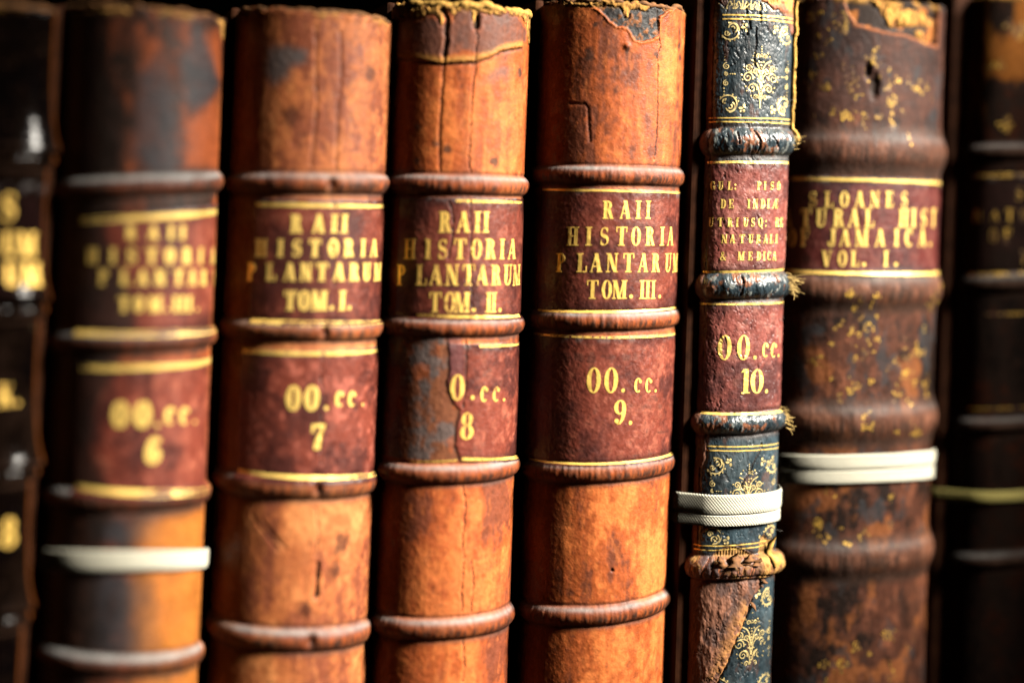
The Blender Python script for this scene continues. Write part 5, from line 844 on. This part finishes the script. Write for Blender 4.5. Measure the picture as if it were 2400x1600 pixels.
# ---------------------------------------------------------------- the broad purple brown folio
def flower(sf, bag, u, z, r, rnd, keep=None):
    n = rnd.randint(4, 6); a0 = rnd.uniform(0, 6)
    gilt_dot(sf, bag, u, z, r*0.24, 0.00006, keep)
    for i in range(n):
        if rnd.random() < 0.22: continue
        a = a0 + i*2*math.pi/n; gilt_dot(sf, bag, u + r*0.55*math.cos(a), z + r*0.6*math.sin(a), r*rnd.uniform(0.16, 0.28), 0.00006, keep, rnd.uniform(0.7, 1.4))
    for i in range(3):
        a = rnd.uniform(0, 360); strip(sf, bag, spiral(u + r*1.1*math.cos(a), z + r*1.0*math.sin(a), r*rnd.uniform(0.3, 0.55), rnd.uniform(0.6, 1.2), rnd.uniform(0, 360), rnd.choice((-1, 1)), 18, 0.4), 0.00042, 0.00006, keep)
def book_sloane():
    k = 6; sf = Surf(k, 0.00042); U, Z = sf.U, sf.Z
    root = base_book(k, 'broad dark brown folio lettered JAMAICA VOL. I. with worn gilt flowers and white tape')
    leather_base(sf, 7000, np.array([0.013, 0.007, 0.005]), np.array([0.064, 0.022, 0.012]), np.array([0.165, 0.056, 0.027]), 0.44, 0.5, 0.4)
    sf.paint(sstep(0.315, 0.335, Z)*0.55, np.array([0.040, 0.020, 0.017])); rust = sstep(0.54, 0.68, fbm(U*80, Z*60, 7050, 4, 0.6)); low = sstep(0.30, 0.22, Z)
    sf.paint(rust*low*0.6, np.array([0.26, 0.085, 0.025])); sf.paint(sstep(0.60, 0.70, fbm(U*160, Z*90, 7060, 4, 0.6))*0.7, np.array([0.028, 0.028, 0.030]))
    add_bands(sf, k, 0.0023, hump=True, col=np.array([0.070, 0.027, 0.015]), dust=0.14, wob=0.7)
    for (zb, hb) in sf.D['bands']:
        t = (Z - zb)/hb; n = fbm(U*300, Z*30, 7070, 4, 0.62); sf.paint(np.exp(-((t + 0.25)/0.5)**2)*sstep(0.54, 0.64, n)*0.75, DARK*0.8); sf.paint(np.exp(-((t - 0.2)/0.4)**2)*sstep(0.55, 0.66, fbm(U*220, Z*60, 7080, 3))*0.5, np.array([0.20, 0.085, 0.05]))
    add_label(sf, k, 'title_label', 7200, base=np.array([0.10, 0.020, 0.016]), dark=np.array([0.03, 0.009, 0.009]), light=np.array([0.20, 0.065, 0.045]), scuff=0.5)
    for p in sf.D['polys']['cavity']:
        d = sf.poly(p) + 0.001*(fbm(U*300, Z*300, 7300, 3) - 0.5); m = sstep(0.0004, -0.0004, d); sf.H -= m*0.0022; n = fbm(U*180, Z*200, 7310, 4)
        sf.C = sf.C*(1 - m[..., None]) + m[..., None]*mix(np.broadcast_to(DARK*0.5, sf.C.shape), np.array([0.30, 0.10, 0.02]), sstep(0.5, 0.62, n)); sf.paint(np.exp(-((d - 0.0006)/0.0006)**2)*0.6, np.array([0.34, 0.10, 0.025]))
    frays(sf, 0.0016)
    for (u, z, r) in sf.D['pts']['hole']:
        d = np.hypot(sf.wu - u, (sf.wz - z)*0.45); m = sstep(r, r*0.3, d); sf.H -= 0.0016*m; sf.paint(m*0.9, DARK*0.5)
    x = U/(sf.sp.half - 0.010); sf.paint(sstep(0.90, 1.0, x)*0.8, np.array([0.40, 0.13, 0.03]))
    top_edge(sf, 0.0015, 6)
    mats = dict(spine=MAT['folio'], raised_band=MAT['folio'], title_label=MAT['label'])
    by = finish(sf, root, mats, MAT['gold_fresh'], k)
    bag = Bag(); rnd = random.Random(66)
    wn = fbm(U*420, Z*330, 7400, 4, 0.6); kp = lambda u, z: sf.sample(wn, u, z) > 0.46
    for (u, z, r) in sf.D['pts']['gilt']:
        flower(sf, bag, u, z, r*rnd.uniform(0.5, 0.8), rnd, kp)
        for j in range(5 if z > 0.2 else 1): flower(sf, bag, u + rnd.gauss(0, 0.0045), z + rnd.gauss(0, 0.004), r*rnd.uniform(0.2, 0.4), rnd, kp)
    bag.build('gilt_flower_tooling', MAT['gold_worn'], by['spine'], True)
    block(root, k)

def book_last():
    k = 7; sf = Surf(k, COARSE); U, Z = sf.U, sf.Z
    root = base_book(k, 'near black book cut by the frame, tied with yellowed tape beside the broad brown folio')
    leather_base(sf, 8000, DARK*0.15, DARK*0.35, BROWN*0.3, 0.45, 0.5, 0.4)
    sf.paint(sstep(0.325, 0.34, Z)*sstep(0.48, 0.62, fbm(U*120, Z*45, 8050, 4))*0.8, np.array([0.22, 0.075, 0.012]))
    add_bands(sf, k, 0.0024, col=DARK*1.0, dust=0.4)
    add_label(sf, k, 'title_label', 8200, base=np.array([0.022, 0.009, 0.007]), dark=DARK*0.3, light=np.array([0.03, 0.013, 0.010]))
    sf.R = np.clip(sf.R + 0.25, 0, 0.95); top_edge(sf, 0.0015, 8)
    by = finish(sf, root, dict(spine=MAT['matte'], raised_band=MAT['matte'], title_label=MAT['matte']), MAT['gold_worn'], k)
    bag = Bag(); rnd = random.Random(77)
    for (u, z, r) in sf.D['pts']['gilt']: flower(sf, bag, u, z, r, rnd)
    bag.build('gilt_flower_tooling', MAT['gold_worn'], by['spine'], True)
    block(root, k, 0.007)

# ---------------------------------------------------------------- cotton tapes tied round the books
def tape_path(k, depth=0.16, el=0.0018, er=0.0018, start=0.0035):
    D = DATA[k]; sp = Spine(D['W'], D['b']); h = sp.half - 0.012; W, b = D['W'], D['b']
    u = np.linspace(-h, h, 120); mid = sp.at(u, 0, 0.0010)[:, :2]
    L = np.array([(-W/2 - el - 0.0006, y) for y in np.linspace(depth, b + start + 0.001, 50)]); R = np.array([(W/2 + er + 0.0006, y) for y in np.linspace(b + start + 0.001, depth, 50)])
    P = np.concatenate([L, mid, R])
    # taut: keep only the convex outline, then resample
    def hull(P):
        out = []
        for p in P:
            while len(out) > 1 and np.cross(out[-1] - out[-2], p - out[-2]) < 0: out.pop()
            out.append(p)
        return np.array(out)
    H = hull(P); s = np.concatenate([[0], np.cumsum(np.hypot(*np.diff(H, axis=0).T))]); n = int(s[-1]/0.0004)
    t = np.linspace(0, s[-1], n); return np.stack([np.interp(t, s, H[:, 0]), np.interp(t, s, H[:, 1])], 1), t
def cotton_tape(k, label, mat, sag=0.0, **kw):
    D = DATA[k]; root = empty('cotton_tape', label, 'tape', (D['x'], D['y'], 0.0), 'white cotton tapes tied round books'); root.rotation_euler = (0, D['lean'], 0)
    P, t = tape_path(k, **kw); d = np.gradient(P, axis=0); d /= np.linalg.norm(d, axis=1)[:, None]; N_ = np.stack([d[:, 1], -d[:, 0]], 1)
    for i, (zt, zb) in enumerate(D['tape']):
        nv = 21; v = 0.5 - 0.5*np.cos(np.linspace(0, 1, nv)*math.pi); n = len(P)
        uu = P[:, 0]; tl = tilt_of(k, zt); drop = -sag*np.minimum(P[:, 1], 0.05)
        wv = 0.00025*(fbm(t*90, t*0 + i*4 + k, 800, 3) - 0.5); wv2 = 0.00025*(fbm(t*90, t*0 + i*4 + k + 9, 801, 3) - 0.5)
        Zt = zt + tl*uu + wv + drop; Zb = zb + tl*uu + wv2 + drop
        prof = 0.00045*np.clip(1 - np.abs(2*v - 1)**16, 0, 1) + (0.00035 if i == 0 else 0.0)*sstep(0.0, 0.3, v)
        fz = 0.00007*(fbm(t[:, None]*2500 + v*3, v[None]*20, 810 + i, 2) - 0.5)
        off = prof[None] + fz + 0.0003*(fbm(t[:, None]*40, v[None]*2, 820 + i, 2) - 0.3)*np.clip(1 - np.abs(2*v - 1)**16, 0, 1)[None]
        X = P[:, None, :] + N_[:, None, :]*off[..., None]; Zc = Zb[:, None] + (Zt - Zb)[:, None]*v[None]
        V = np.concatenate([X, Zc[..., None]], -1).reshape(-1, 3)
        idx = np.arange(n*nv).reshape(n, nv); F = np.stack([idx[:-1, :-1], idx[1:, :-1], idx[1:, 1:], idx[:-1, 1:]], -1).reshape(-1, 4)
        o = mesh_obj('tape_turn', V, F, mat, root, True)
        at = o.data.attributes.new('weave', 'FLOAT_VECTOR', 'POINT')
        wl = np.stack([np.broadcast_to(t[:, None], (n, nv)), Zc, np.zeros((n, nv))], -1); at.data.foreach_set('vector', wl.astype(np.float32).ravel())

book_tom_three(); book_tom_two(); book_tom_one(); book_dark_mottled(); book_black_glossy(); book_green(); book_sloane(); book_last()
cotton_tape(5, 'white woven tape in two turns round the narrow dark green book', MAT['tape'], el=0.0050, er=0.0012, start=0.001)
cotton_tape(6, 'white tape in two turns round the broad dark brown folio', MAT['tape'], sag=0.12)
cotton_tape(1, 'single white tape turn round the dark mottled calf book numbered 6', MAT['tape'], sag=0.2)
cotton_tape(7, 'yellowed tape turn round the near black book beside the broad folio', MAT['tape_yellow'], el=0.007)
